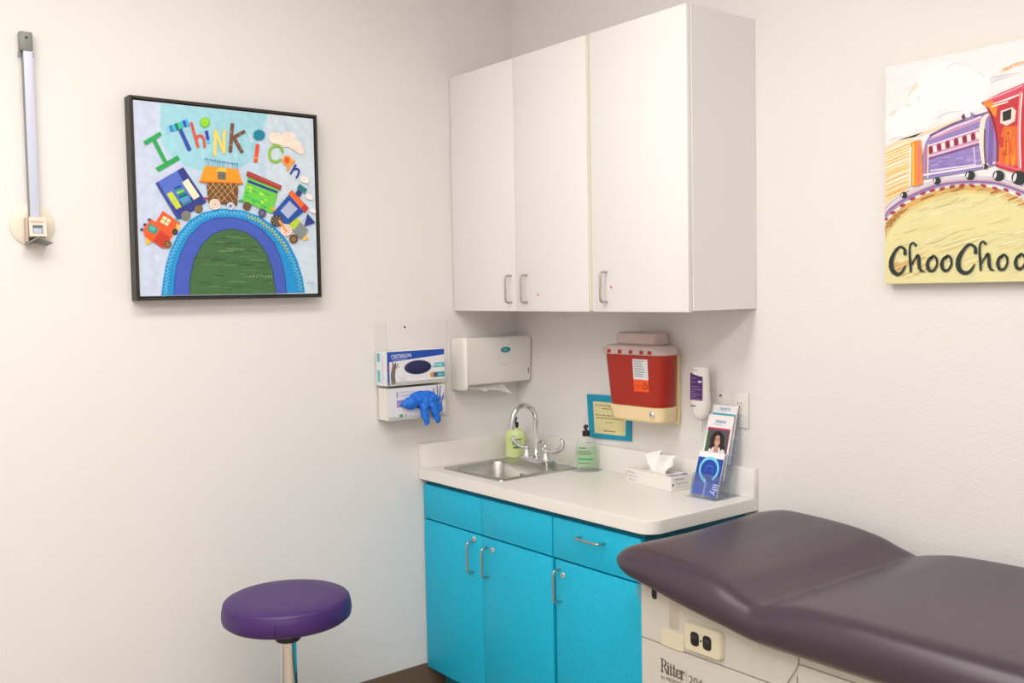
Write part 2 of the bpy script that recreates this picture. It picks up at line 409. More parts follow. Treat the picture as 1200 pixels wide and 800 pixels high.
ov = bmesh.new(); merge(ov, lathe([(0.006, 0), (0.006, 0.0015), (0.004, 0.002)], 16), Matrix.Translation((0.255, -0.1975, CZ-0.03)) @ Matrix.Rotation(PI/2, 4, 'X'))
obj('overflow_cap', ov, M_chrome, t, 40)

# ------------------------------------------------------------------ faucet (local: x along deck, -y towards the basin)
FZ = CZ+0.0048
t = thing('faucet', 'chrome gooseneck faucet with two wrist blade handles on the sink deck', 'faucet', (0.266, -0.128, FZ), math.radians(-4))
obj('base', loft([L3(rrect(-.098, .098, -.026, .026, .008), 0), L3(rrect(-.098, .098, -.026, .026, .008), .018), L3(rrect(-.094, .094, -.022, .022, .008), .024)]), M_chrome, t, 30)
obj('spout_collar', lathe([(.020, .024), (.020, .034), (.015, .040), (.013, .052), (.0105, .056)], 24), M_chrome, t, 35)
R = 0.056
pp = [Vector((0, 0, .05)), Vector((0, 0, .10)), Vector((0, 0, .16))]+arcpts((0, -R, .160), R, 0, 180, 18, (0, 1, 0), (0, 0, 1))+[Vector((0, -2*R-.001, .148))]
pp = [Vector((p.x, p.y, p.z*1.08)) for p in pp]
obj('spout', tube(pp, .0100, 16), M_chrome, t, 60)
ae = obj('aerator', tube([(0, -2*R-.001, .165), (0, -2*R-.001, .146)], .0125, 18), M_chrome, t, 40)
for sgn in (-1, 1):
    hx = sgn*0.064
    hub = bmesh.new(); merge(hub, lathe([(.019, .024), (.019, .032), (.014, .040), (.013, .052), (.016, .056), (.016, .066), (.009, .071)], 24), Matrix.Translation((hx, 0, 0)))
    h = obj('handle', hub, M_chrome, t, 35)
    if sgn < 0: P = [(hx, 0, .060), (hx-.014, -.018, .062), (hx-.028, -.036, .075), (hx-.032, -.043, .092), (hx-.033, -.045, .104)]
    else: P = [(hx, 0, .058), (hx+.022, .010, .056), (hx+.048, .022, .062), (hx+.066, .030, .080), (hx+.066, .030, .102), (hx+.056, .026, .108)]
    P = [Vector(p) for p in P]; q = []
    for i in range(len(P)-1):
        p0 = P[max(i-1, 0)]; p1 = P[i]; p2 = P[i+1]; p3 = P[min(i+2, len(P)-1)]
        for j in range(6):
            u = j/6; q.append(0.5*((2*p1)+(p2-p0)*u+(2*p0-5*p1+4*p2-p3)*u*u+(3*p1-p0-3*p2+p3)*u**3))
    q.append(P[-1]); n = len(q)
    obj('blade', tube(q, [.0068+.0045*math.sin(PI*min(1, i/n*1.2)) for i in range(n-1)]+[.004], 12, 0.8), M_chrome, h, 60)
rg = tube(arcpts((0.006, 0.020, .052), .033, -10, 190, 20, (1, 0, 0), (0, 0, 1)), .0055, 10)
obj('handle_yoke', rg, M_chrome, t, 60, label='curved chrome yoke behind the spout')

# ------------------------------------------------------------------ soap bottles
def bottle(t, bodymat, liquidmat, fill, wide=.041, deep=.026, H=.142):
    def prof(k, z0, z1):
        P = [(k*.86, 0), (k*.97, .004), (k, .012), (k, .10), (k*.97, .112), (k*.85, .126), (k*.62, .137), (k*.40, .142), (k*.36, .146), (k*.36, .154)]
        return [(r*wide, z*.845) for r, z in P if z0 <= z <= z1]
    b = obj('bottle_body', lathe(prof(1, 0, 1), 44, 1, deep/wide), bodymat, t, 50)
    if liquidmat: obj('liquid', lathe([(r, z+.0015) for r, z in prof(.955, 0, fill)], 44, 1, deep/wide), liquidmat, t, 50)
    p = obj('pump', lathe([(.0145, .124), (.0145, .141), (.0135, .144), (.0055, .145), (.0050, .154), (.0085, .155), (.0085, .164), (.006, .166)], 24), M_black, t, 40)
    obj('nozzle', loft([L3(rrect(-.005, .005, -.028, .006, .003), .1552), L3(rrect(-.005, .005, -.028, .006, .003), .1632)]), M_black, p, 30)
def wraplabel(t, name, z0, z1, c, items, wide=.041, deep=.026, half=62):
    # printing that follows the oval bottle: (u in -1..1, z)
    def T(u, z):
        a = math.radians(-90+u*half); return Vector(((wide+.0003)*math.cos(a), (deep+.0003)*math.sin(a), z))
    me_v = []; me_f = []; cols = []
    def patch(u0, u1, a, b, c, k):
        n = max(1, int(abs(u1-u0)*12)); i0 = len(me_v); s = 1+k*.004
        for i in range(n+1):
            u = u0+(u1-u0)*i/n
            for z in (a, b): q = T(u, z*.845); me_v.append((q.x*s, q.y*s, q.z))
        for i in range(n): me_f.append((i0+2*i, i0+2*i+2, i0+2*i+3, i0+2*i+1)); cols.append(lin(c))
    if c: patch(-1, 1, z0, z1, c, 0)
    for k, (u0, u1, a, b, cc) in enumerate(items): patch(u0, u1, a, b, cc, 1+k*.05)
    me = bpy.data.meshes.new(name); me.from_pydata(me_v, [], me_f)
    ca = me.color_attributes.new('Col', 'FLOAT_COLOR', 'CORNER')
    for p in me.polygons:
        for li in p.loop_indices: ca.data[li].color = cols[p.index]
    return obj(name, me, M_print, t)
G1, G2, INK = (30, 160, 70), (70, 200, 120), (60, 70, 70)
def lines(u0, u1, z, n, dz, h, c, rag=.3):
    o = []
    for i in range(n):
        u = u0; e = u1-random.random()*rag*(u1-u0)
        while u < e:
            wd = random.uniform(.08, .2); o.append((u, min(u+wd, e), z-i*dz-h, z-i*dz, c)); u += wd+.04
    return o
t = thing('soap_bottle', 'oval bottle of yellow-green lotion soap with black pump, behind the sink faucet', 'soap bottle', (0.094, -0.094, FZ), math.radians(38), 'soap pump bottles')
bottle(t, M_lotion, None, 0)
wraplabel(t, 'label', .045, .096, (210, 228, 150), [(-.15, .75, .088, .093, INK), (-.15, -.02, .066, .078, G1)]+lines(.05, .75, .078, 3, .007, .003, (120, 90, 70))+[(-.1, .85, .048, .056, (20, 130, 60))])
t = thing('soap_bottle', 'clear pale green hand soap bottle with black pump standing on the open worktop', 'soap bottle', (0.487, -0.066, CZ+.0068), math.radians(36), 'soap pump bottles')
bottle(t, M_clearb, M_gel, .105)
wraplabel(t, 'label', .02, .1, None, [(-.55, .1, .094, .098, INK), (-.7, -.6, .068, .083, G1)]+lines(-.5, .7, .084, 3, .007, .0035, (60, 110, 90))+[(-.7, .7, .042, .050, (40, 170, 90))]+lines(-.6, .6, .03, 1, .01, .004, (70, 100, 90))+lines(.1, .6, .122, 1, .01, .003, (80, 120, 190)))
obj_d = lathe([(.046, 0), (.055, .001), (.058, .006), (.0565, .0062), (.053, .0022), (.044, .0015)], 40, 1, .85)
dsh = obj('soap_dish', obj_d, clear('soap_dish_plastic', (240, 240, 245), .3, .15, body=(240, 238, 245), f0=.4), None, 50); dsh.location = (0.487, -0.066, CZ+.0002); dsh.rotation_euler = (0, 0, math.radians(36))
tag(dsh, 'thin clear plastic dish under the clear green soap bottle', 'dish')

# ------------------------------------------------------------------ tissue box
A = math.radians(-5.5)
t = thing('tissue_box', 'low white cardboard tissue box with a tissue sticking out on the worktop', 'tissue box', (0.864, -0.0790, CZ+.0003), A)
TW, TD, TH = .1185, .048, .050
bx = box(-TW, TW, -TD, TD, 0, TH, .0012, 1)
me = evaluated(bx, [('BOOLEAN', dict(operation='DIFFERENCE', object=loft([L3(rrect(-.075, .075, -.022, .022, .02), TH-.02), L3(rrect(-.075, .075, -.022, .022, .02), TH+.02)]), solver='EXACT'))])
obj('box', me, M_card, t, 30)
s = Sheet(lambda a, b: Vector((a, -TD, b)), (0, -1, 0), off=.0003)
s.text('McKesson', -.105, .036, .009, (90, 85, 90)); s.text('Facial Tissue', -.105, .023, .010, (160, 155, 160)); s.text('100 2-ply', -.100, .010, .009, (165, 160, 170)); s.rect(-.116, -.114, .018, .042, (150, 145, 160))
s.build('front_print', M_print, t)
s = Sheet(lambda a, b: Vector((TW, a, b)), (1, 0, 0), off=.0003)
s.text('McKesson', -.032, .036, .010, (70, 65, 75)); s.text('Facial Tissue', -.025, .022, .0105, (120, 115, 120)); s.rect(-.042, -.036, .018, .026, (60, 60, 130)); s.rect(-.03, .03, .012, .0135, (190, 185, 190))
s.build('side_print', M_print, t)
s = Sheet(lambda a, b: Vector((a, b, TH)), (0, 0, 1), off=.0003)
s.poly([(.085, -.040), (.114, -.044), (.114, .03), (.098, .03)], (150, 135, 195)); s.poly([(.094, .02), (.112, .02), (.112, .04), (.090, .04)], (60, 55, 80))
s.build('top_print', M_print, t)
# the tissue: folded sheet, two lobes
bm = bmesh.new(); NU, NV = 44, 20; g = []
for i in range(NU+1):
    row = []; u = i/NU
    for j in range(NV+1):
        v = j/NV
        wdt = .042+.040*v**.7
        x = (u-.5)*2*wdt + .006*math.sin(5*v+u*3)
        fold = math.sin(u*PI*5.2+.6)*(.004+.015*v)+.004*math.sin(u*PI*13+v*4)
        y = fold+.012*(v-.3)
        topz = .088-.012*abs(math.sin((u-.47)*PI*2.2))**.7*(1 if abs(u-.47) > .04 else .8)-.03*max(0, abs(u-.5)-.38)*6
        if abs(u-.50) < .035: topz -= .012
        z = TH-.012+v*topz-.016*v*v*abs(u-.5)*2
        row.append(bm.verts.new((x-.002, y, z)))
    g.append(row)
for i in range(NU):
    for j in range(NV): bm.faces.new((g[i][j], g[i+1][j], g[i+1][j+1], g[i][j+1]))
o = obj('tissue', bm, M_paper, t, 180)
m = o.modifiers.new('s', 'SOLIDIFY'); m.thickness = .0012

# ------------------------------------------------------------------ brochure stand: three tiers leaning back towards the wall
BX0, BX1 = 1.058, 1.170
t = thing('brochure_stand', 'clear acrylic three tier leaflet stand at the right end of the worktop', 'brochure stand', (1.115, -.08, CZ+.0003), world=True)
def plate(p, q, th, x0=BX0, x1=BX1):
    p = Vector(p); q = Vector(q); d = (q-p).normalized(); n = Vector((-d.y, d.x))*th
    return loft([[Vector((x, a.x, a.y)) for a in (p, q, q+n, p+n)] for x in (x0, x1)])
obj('base_plate', box(BX0-.004, BX1+.004, -.152, -.024, CZ+.0005, CZ+.0035, .0008, 1), M_acrs, t)
obj('back_plate', plate((-.075, CZ+.005), (-.022, 1.170), .0022), M_acrs, t)
def pocket(y, z, h, dep):
    b = bmesh.new(); slope = .28
    merge(b, plate((y-dep, z), (y-dep+h*slope, z+h), .002)); merge(b, box(BX0, BX1, y-dep, y, z-.002, z))
    for x in (BX0-.002, BX1): merge(b, plate((y-dep, z), (y-dep+h*slope, z+h), -dep, x, x+.002))
    return obj('pocket', b, M_acrs, t)
pocket(-.110, CZ+.007, .070, .026); pocket(-.078, CZ+.055, .085, .022); pocket(-.050, CZ+.105, .085, .020)
def leaflet(name, y0, z0, y1, z1, label, draw, x0=1.0625, x1=1.1655, th=.004):
    d = Vector((y1-y0, z1-z0)); L = d.length; d.normalize(); nrm = Vector((0, -d.y, d.x))
    tt = thing(name, label, 'brochure', ((x0+x1)/2, y0, z0), world=True, group='leaflets in the acrylic stand')
    obj('pages', plate((y0, z0), (y1, z1), -th if False else -th*0-.0+th*-1, x0, x1), M_card, tt)
    W = x1-x0
    s = Sheet(lambda a, b: Vector((x0+a*W, y0+d.x*b*L, z0+d.y*b*L)), nrm, off=.0003, step=.00002)
    draw(s, W, L); s.build('cover', M_print, tt)
def cover_blue(s, W, L):
    s.rect(0, 1, 0, 1, (240, 238, 242)); s.rect(.0, 1, 0, .86, (22, 66, 165)); s.rect(0, 1, 0, .30, (45, 88, 190))
    pts = [(.5+.36*math.cos(u), .60+.36*W/L*math.sin(u)) for u in [math.radians(-50+i*300/24) for i in range(25)]]
    s.stroke(pts, .07, (120, 215, 240)); s.ell(.42, .33, .06, .04, (150, 225, 245)); s.stroke([(.35, .55), (.42, .68), (.62, .68), (.66, .55)], .03, (60, 110, 210))
    s.text('Information', .44, .30, .14, (235, 240, 250), rot=-90, sx=.7*W/L*1.3); s.text('lily', .78, .30, .30, (235, 240, 250), rot=-90, sx=.8, bold=.01)
def cover_portrait(s, W, L):
    s.rect(0, 1, 0, 1, (242, 236, 238)); s.rect(.05, .95, .40, .80, (205, 40, 110)); s.rect(.05, .10, .42, .74, (60, 160, 80)); s.rect(.10, .93, .42, .775, (84, 80, 84))
    s.ell(.50, .60, .28, .15, (28, 20, 20)); s.ell(.52, .62, .22, .12, (28, 20, 20)); s.ell(.36, .49, .14, .07, (28, 20, 20)); s.ell(.70, .49, .14, .07, (28, 20, 20))
    s.poly([(.18, .42), (.24, .47), (.42, .50), (.62, .50), (.82, .47), (.88, .42)], (232, 228, 236)); s.poly([(.42, .42), (.42, .52), (.58, .52), (.60, .42)], (196, 140, 118))
    s.ell(.51, .60, .125, .085, (206, 150, 126)); s.ell(.46, .615, .022, .007, (40, 25, 22)); s.ell(.56, .615, .022, .007, (40, 25, 22))
    s.stroke([(.47, .566), (.51, .560), (.555, .566)], .011, (226, 190, 186)); s.stroke([(.45, .632), (.485, .636)], .01, (60, 40, 35)); s.stroke([(.54, .636), (.58, .632)], .01, (60, 40, 35))
    s.stroke([(.51, .61), (.515, .585)], .012, (180, 120, 100)); s.stroke([(.38, .68), (.36, .58), (.30, .50)], .09, (28, 20, 20)); s.stroke([(.62, .69), (.67, .60), (.70, .50)], .09, (28, 20, 20))
    s.stroke([(.12, .375), (.7, .375)], .012, (120, 115, 120), rnd=False); s.text('natera', .30, .875, .17, (60, 130, 180), flip=W/L*1.1, bold=.01); s.stroke([(.2, .85), (.6, .85)], .008, (150, 190, 210), rnd=False)
def cover_teal(s, W, L):
    s.rect(0, 1, 0, 1, (240, 236, 238)); s.rect(.05, .97, .80, .862, (70, 180, 200)); s.rect(.05, .97, .79, .828, (20, 60, 75))
    s.text('natera', .30, .915, .17, (60, 130, 180), flip=W/L*1.1, bold=.01); s.stroke([(.2, .892), (.6, .892)], .006, (150, 190, 210), rnd=False)
leaflet('brochure', -.134, CZ+.0095, -.089, CZ+.146, 'blue and white leaflet with pale blue ring, lowest in the acrylic stand', cover_blue)
leaflet('brochure', -.098, CZ+.0575, -.042, CZ+.262, 'white leaflet with a portrait of a dark haired person, middle of the acrylic stand', cover_portrait)
leaflet('brochure', -.069, CZ+.1075, -.022, CZ+.292, 'white leaflet with teal and black band, topmost at the back of the acrylic stand', cover_teal)

# ------------------------------------------------------------------ notice on teal card, behind the sharps container
t = thing('framed_notice', 'pale yellow text notice on a teal backing card, partly behind the sharps container', 'notice', (.55, -.004, .995), world=True)
nq = [(.4305, 1.180), (.441, 1.0145), (.665, 1.0225), (.665, 1.187)]
obj('backing_card', prism(nq, lambda a, b: Vector((a, -.008, b)), lambda a, b: Vector((a, -.0012, b)), .0006), mat('teal_card', (10, 150, 185), .35), t)
NC = [ony(695, 470, -.008), ony(734, 473, -.008), ony(733, 511, -.008), ony(697, 507, -.008)]
def nT(a, b): return NC[0]*(1-a)*(1-b)+NC[1]*a*(1-b)+NC[2]*a*b+NC[3]*(1-a)*b
s = Sheet(nT, (0, -1, 0), off=.0004)
s.rect(0, 1, 0, 1, (226, 216, 160))
for k, (z, a, b, h) in enumerate([(.10, .05, .9, .03), (.19, .28, .95, .03), (.40, .05, .95, .03), (.49, .08, .93, .03), (.62, .38, .62, .025), (.88, .32, .68, .035)]):
    u = a
    while u < b:
        wd = random.uniform(.05, .12); s.rect(u, min(b, u+wd), z, z+h, (140, 128, 100) if not (k == 0 and .40 < u < .55) else (40, 38, 40)); u += wd+.025
s.build('text_page', M_print, t)

# ------------------------------------------------------------------ sharps container
t = thing('sharps_container', 'red sharps disposal container with frosted lid in a cream wall bracket', 'sharps container', (.78, -.01, 1.12), world=True)
def sh(x0, x1, y0, y1, z, r): return L3(rrect(x0, x1, y0, y1, r, 6), z)
obj('wall_bracket', box(.700, .903, -.0165, -.0012, 1.105, 1.352, .004, 2), M_cream, t, 40)
obj('bracket_tray', loft([sh(.668, .905, -.108, -.017, 1.118, .03), sh(.662, .912, -.116, -.017, 1.126, .034), sh(.655, .918, -.124, -.017, 1.172, .036), sh(.659, .914, -.120, -.017, 1.173, .034)]), M_cream, t, 35)
b = obj('red_bin', loft([sh(.663, .910, -.116, -.019, 1.1735, .036), sh(.657, .914, -.120, -.019, 1.180, .04), sh(.640, .926, -.130, -.019, 1.352, .045)]), M_red, t, 35)
obj('lid', loft([sh(.634, .930, -.134, -.018, 1.3525, .045), sh(.630, .934, -.137, -.018, 1.356, .047), sh(.630, .934, -.137, -.018, 1.366, .047), sh(.642, .924, -.128, -.02, 1.382, .045), sh(.655, .915, -.118, -.022, 1.386, .04)]), M_lid, t, 35)
obj('drop_chute', loft([sh(.690, .870, -.100, -.022, 1.3865, .01), sh(.686, .872, -.104, -.022, 1.392, .01), sh(.684, .868, -.100, -.020, 1.424, .02), sh(.690, .862, -.090, -.020, 1.430, .02)]), M_lid, t, 35)
for k in range(5):
    cx = (.688, .742, .795, .846, .884)[k]; obj('lid_tab', box(cx-.009, cx+.009, -.1385, -.1345, 1.3565, 1.3695, .0015, 1), M_red, t)
s = Sheet(lambda a, b: Vector((a, -.1302+(1.352-b)*.058, b)), (0, -1, .0), off=.0008)
LX0, LX1 = .797, .868
s.rect(LX0, LX1, 1.268, 1.339, (222, 222, 226)); s.rect(LX0, LX1, 1.226, 1.268, (240, 84, 20))
for k in range(9):
    z = 1.331-k*.0065; s.rect(LX0+.005, LX0+.005+random.uniform(.035, .052), z, z+.0022, (120, 124, 130))
bc = (.850, 1.246)
for k in range(3):
    a = math.radians(90+120*k); cx, cy = bc[0]+.0065*math.cos(a), bc[1]+.0065*math.sin(a)
    s.stroke([(cx+.0055*math.cos(u), cy+.0055*math.sin(u)) for u in [a+math.radians(-140+280*i/14)+0 for i in range(15)]], .0022, (40, 20, 15), rnd=False)
s.ell(bc[0], bc[1], .002, .002, (240, 84, 20)); s.text('BIOHAZARD', LX0+.004, 1.246, .0055, (150, 30, 10)); s.text('INFECTIOUS', LX0+.004, 1.238, .005, (150, 30, 10))
s.build('hazard_label', M_print, t)
lk = bmesh.new(); merge(lk, lathe([(.011, 0), (.011, .004), (.009, .006), (.005, .006)], 24), Matrix.Translation((.878, -.1215, 1.150)) @ Matrix.Rotation(PI/2, 4, 'X'))
l = obj('lock', lk, M_chrome, t, 40); obj('key_slot', box(.8768, .8792, -.1282, -.1272, 1.145, 1.155), M_black, l)

# ------------------------------------------------------------------ lotion bottle, upside down in a wall holder
t = thing('lotion_dispenser', 'white upside down bottle with purple label in a clear wall holder', 'lotion dispenser', (1.04, -.03, 1.11), world=True)
cx = 1.036
def ob(w_, d_, z, r=.02): return L3([(cx+a, -.052+b) for a, b in rrect(-w_, w_, -d_, d_, r)], z)
obj('bottle_body', loft([ob(.011, .010, 1.143, .009), ob(.017, .014, 1.147, .012), ob(.027, .019, 1.162, .015), ob(.033, .022, 1.182), ob(.034, .022, 1.20), ob(.031, .020, 1.312), ob(.0305, .018, 1.319)]), M_plastic, t, 40)
obj('nozzle', tube([(cx, -.052, 1.142), (cx, -.052, 1.128), (cx, -.052, 1.110)], [.005, .0045, .003], 14), M_plastic, t, 40)
s = Sheet(lambda a, b: Vector((cx+a, -.0745+(b-1.2)*.018, b)), (0, -1, 0), off=.0004)
s.poly([(-.027, 1.208), (.025, 1.208), (.0255, 1.288), (.01, 1.289), (-.012, 1.294), (-.027, 1.300)], (72, 30, 100))
for k, (z, L) in enumerate([(1.280, .02), (1.268, .018), (1.252, .035), (1.243, .045), (1.234, .015), (1.226, .04), (1.219, .02), (1.211, .045)]):
    s.rect(-.022, -.022+L, z, z+.0022, (150, 120, 165))
s.ell(.014, 1.2705, .009, .0035, (225, 215, 230)); s.text('Aveeno', -.020, 1.306, .008, (60, 80, 130)); s.rect(-.026, -.003, 1.187, 1.191, (130, 120, 100)); s.rect(-.026, -.003, 1.186, 1.187, (90, 80, 80))
s.build('label', M_print, t)
b = bmesh.new(); box(1.01, 1.088, -.0045, -.0012, 1.19, 1.25, .001, 1, b); box(1.0, 1.072, -.0295, -.0045, 1.20, 1.204, .0005, 1, b); box(1.0, 1.072, -.0295, -.0045, 1.236, 1.240, .0005, 1, b)
obj('wall_holder', b, M_acr, t)
sc_ = bmesh.new(); merge(sc_, lathe([(.0035, 0), (.0035, .002), (.002, .003)], 14), Matrix.Translation((1.080, -.0046, 1.222)) @ Matrix.Rotation(PI/2, 4, 'X')); obj('screw', sc_, M_black, t, 40)

# ------------------------------------------------------------------ wall outlet
t = thing('wall_outlet', 'white electrical outlet plate on the right wall behind the leaflets', 'outlet', (1.161, -.002, 1.12), world=True)
obj('plate', box(1.127, 1.195, -.0065, -.0012, 1.122, 1.238, .002, 2), M_plastic, t, 40)
for z in (1.2, 1.16):
    r = obj('receptacle', loft([[Vector((1.161+a, y, z+b)) for a, b in rrect(-.017, .017, -.014, .014, .012)] for y in (-.0064, -.0082)]), M_plastic, t, 40)
    for dx in (-.006, .006): obj('slot', box(1.161+dx-.001, 1.161+dx+.001, -.0086, -.0080, z-.002, z+.006), M_ink, r)
    obj('slot', box(1.159, 1.163, -.0086, -.0080, z-.010, z-.006), M_ink, r)

# ------------------------------------------------------------------ paper towel dispenser
t = thing('paper_towel_dispenser', 'white wall mounted folded paper towel dispenser with teal oval badge', 'towel dispenser', (.05, -.20, 1.2), world=True)
TY0, TY1 = -.340, -.004
def dis(xb, ins_): return [Vector((xb, a, b)) for a, b in rrect(TY0+ins_, TY1-ins_, 1.198+ins_, 1.396-ins_, .012)]
# side profile in (x,z) swept along y: slanted front, underside cut back
pr = [(.0012, 1.396), (.088, 1.400), (.094, 1.396), (.097, 1.386), (.090, 1.222), (.087, 1.214), (.0012, 1.206)]
body = loft([[Vector((x, y, z)) for x, z in pr] for y in (TY0+.0145, TY1)])
bmesh.ops.bevel(body, geom=body.edges[:], offset=.003, segments=2, affect='EDGES')
obj('cover', body, M_plastic, t, 35)
pr2 = [(.0012, 1.398), (.082, 1.402), (.086, 1.396), (.086, 1.205), (.076, 1.194), (.0012, 1.194)]
bp = loft([[Vector((x if x < .01 else x-.010, TY0+.0, z)) for x, z in pr2], [Vector((x, TY0+.003, z)) for x, z in pr2], [Vector((x+.008 if x > .01 else x, TY0+.014, z)) for x, z in pr2]])
bmesh.ops.bevel(bp, geom=[e for e in bp.edges], offset=.002, segments=2, affect='EDGES')
obj('end_cap', bp, M_plastic, t, 35)
def dT(a, b): return Vector((.0977-(1.386-b)*.0427, a, b))
s = Sheet(dT, (1, 0, -.04), off=.0006)
s.ell(-.138, 1.347, .029, .0145, (225, 228, 228)); s.ell(-.138, 1.347, .025, .0115, (0, 138, 158)); s.text('SCA', -.151, 1.343, .011, (205, 235, 240), sx=1.0)
arc = [(-.138+.040*math.cos(u), 1.315+.022*math.sin(u)-.005) for u in [math.radians(195+150*i/16) for i in range(17)]]
s.stroke(arc, .0014, (196, 192, 186))
s.build('badge', M_print, t)
s = Sheet(dT, (1, 0, -.04), off=.0006); s.rect(-.020, -.015, 1.245, 1.268, (120, 118, 116)); s.build('side_imprint', M_print, t)
# towel hanging out of the slot
bm = bmesh.new(); g = []
DR = [(0, .001), (.12, .012), (.25, .014), (.38, .026), (.50, .020), (.62, .021), (.75, .030), (.88, .037), (1, .046)]
for i in range(41):
    u = i/40; row = []; k = min(7, [q for q in range(8) if DR[q][0] <= u][-1]); f = (u-DR[k][0])/(DR[k+1][0]-DR[k][0]); dp = DR[k][1]*(1-f)+DR[k+1][1]*f
    for j in range(9):
        v = j/8
        row.append(bm.verts.new((.048+.022*v*math.sin(PI*min(1, u*1.1+.05))+.010*math.sin(u*17+v*3)*v, -.300+u*.185+.040*v*u*u, 1.2065-dp*v)))
    g.append(row)
for i in range(40):
    for j in range(8): bm.faces.new((g[i][j], g[i+1][j], g[i+1][j+1], g[i][j+1]))
o = obj('paper_towel', bm, M_paper, None, 180); m = o.modifiers.new('s', 'SOLIDIFY'); m.thickness = .0012
tag(o, 'white paper towel hanging out below the wall dispenser', 'paper towel')

# ------------------------------------------------------------------ glove box holder and boxes
t = thing('glove_box_holder', 'clear acrylic double glove box holder fixed to the left wall', 'glove box holder', (.05, -.55, 1.1), world=True)
HY0, HY1, HX = -.690, -.418, .088
GZ = 1.105
obj('back_plate', box(.0012, .0037, HY0, HY1, GZ, 1.476, .0006, 1), M_acr, t)
b = bmesh.new()
for y in (HY0, HY1-.0025): box(.0039, HX, y, y+.0025, GZ, 1.476, .0004, 1, b)
obj('side_panel', box(.0039, HX, HY0, HY0+.0025, GZ, 1.476, .0004, 1), M_acr, t); obj('side_panel', box(.0039, HX, HY1-.0025, HY1, GZ, 1.476, .0004, 1), M_acr, t); b.free()
obj('shelf', box(.0039, HX, HY0+.003, HY1-.003, GZ, GZ+.0025), M_acre, t); obj('shelf', box(.0039, HX-.006, HY0+.003, HY1-.003, 1.2345, 1.237), M_acre, t)
for z in (GZ+.003, 1.2375): obj('front_lip', box(HX-.0027, HX, HY0+.003, HY1-.003, z, z+.014), M_acre, t)
for y in (HY0, HY1-.0025): obj('polished_edge', box(HX+.0002, HX+.0012, y, y+.0025, GZ, 1.476), M_acre, t)
for y, z in ((-.555, 1.452),):
    sc_ = bmesh.new(); merge(sc_, lathe([(.0038, 0), (.0038, .0015), (.002, .0025)], 14), Matrix.Translation((.0038, y, z)) @ Matrix.Rotation(PI/2, 4, 'Y')); obj('screw', sc_, M_black, t, 40)
GY0, GY1 = HY0+.0040, HY1-.0125
def gT(a, b, x=.0845, z=1.238): return Vector((x, GY0+a*(GY1-GY0), z+b*.127))
t = thing('glove_box', 'blue and white glove box with dark oval opening, upper in the acrylic holder', 'glove box', (.045, -.55, 1.2378), world=True, group='boxes of gloves in the acrylic holder')
obj('carton', box(.006, .0845, GY0, GY1, 1.2378, 1.365, .0008, 1), M_card, t)
s = Sheet(gT, (1, 0, 0), off=.0004)
s.rect(0, 1, 0, 1, (232, 232, 238)); BL = (28, 78, 178)
s.poly([(0, .70), (1, .83), (1, 1), (0, 1)], BL); s.rect(0, .035, 0, .75, BL); s.rect(.0, .035, .5, .58, (200, 50, 60))
s.text('CRITERION', .07, .80, .155, (240, 240, 250), sx=.44, bold=.004, rot=4); s.text('NITRILE EXAM GLOVES', .08, .74, .06, (190, 205, 240), sx=.4, rot=4)
s.text('NITRILE', .80, .48, .11, (0, 150, 165), sx=.5); s.poly([(.78, .46), (1, .46), (1, .60), (.82, .60)], (70, 185, 195)); s.text('NITRILE', .80, .50, .09, (240, 250, 250), sx=.5, bold=.01)
s.rect(.76, 1, .16, .32, (40, 165, 180)); s.ell(.78, .24, .045, .085, (205, 160, 90)); s.ell(.835, .24, .035, .075, (90, 80, 120)); s.text('100 ct', .88, .21, .08, (240, 250, 250), sx=.5)
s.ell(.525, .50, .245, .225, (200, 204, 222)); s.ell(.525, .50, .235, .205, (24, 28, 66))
s.stroke([(.10, .08), (.09, .30), (.11, .52), (.12, .62)], [.075, .075, .07, .05], (120, 108, 112), 4); s.stroke([(.12, .50), (.14, .68)], .02, (110, 98, 102)); s.stroke([(.13, .52), (.18, .64)], .02, (110, 98, 102)); s.stroke([(.10, .52), (.09, .70)], .02, (110, 98, 102)); s.stroke([(.13, .50), (.20, .56)], .018, (140, 150, 60))
s.text('Powder-free', .22, .12, .05, (150, 150, 170), sx=.5); s.text('Latex-free', .22, .20, .05, (150, 150, 170), sx=.5)
s.build('front_print', M_print, t)
s = Sheet(lambda a, b: Vector((.006+a*.0785, GY0, 1.238+b*.127)), (0, -1, 0), off=.0004)
s.rect(0, .98, 0, 1, (226, 230, 236)); s.rect(.1, .35, .7, .95, (90, 180, 200)); s.rect(.1, .35, .1, .45, (90, 185, 195)); s.rect(.55, .6, .1, .9, (190, 195, 215)); s.build('side_print', M_print, t)
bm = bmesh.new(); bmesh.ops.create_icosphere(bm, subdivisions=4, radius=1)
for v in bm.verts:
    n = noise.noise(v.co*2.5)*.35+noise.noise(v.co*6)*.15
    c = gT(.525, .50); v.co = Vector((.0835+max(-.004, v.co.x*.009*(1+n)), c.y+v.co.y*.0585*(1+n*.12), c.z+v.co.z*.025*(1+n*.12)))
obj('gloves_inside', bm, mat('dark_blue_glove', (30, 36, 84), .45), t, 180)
t = thing('glove_box', 'white and purple glove box with blue glove coming out, lower in the acrylic holder', 'glove box', (.045, -.55, 1.108), world=True, group='boxes of gloves in the acrylic holder')
obj('carton', box(.006, .0830, GY0+.006, GY1, 1.108, 1.2285, .0008, 1), M_card, t)
s = Sheet(lambda a, b: gT(a, b*.94, .0830, 1.1085), (1, 0, 0), off=.0004)
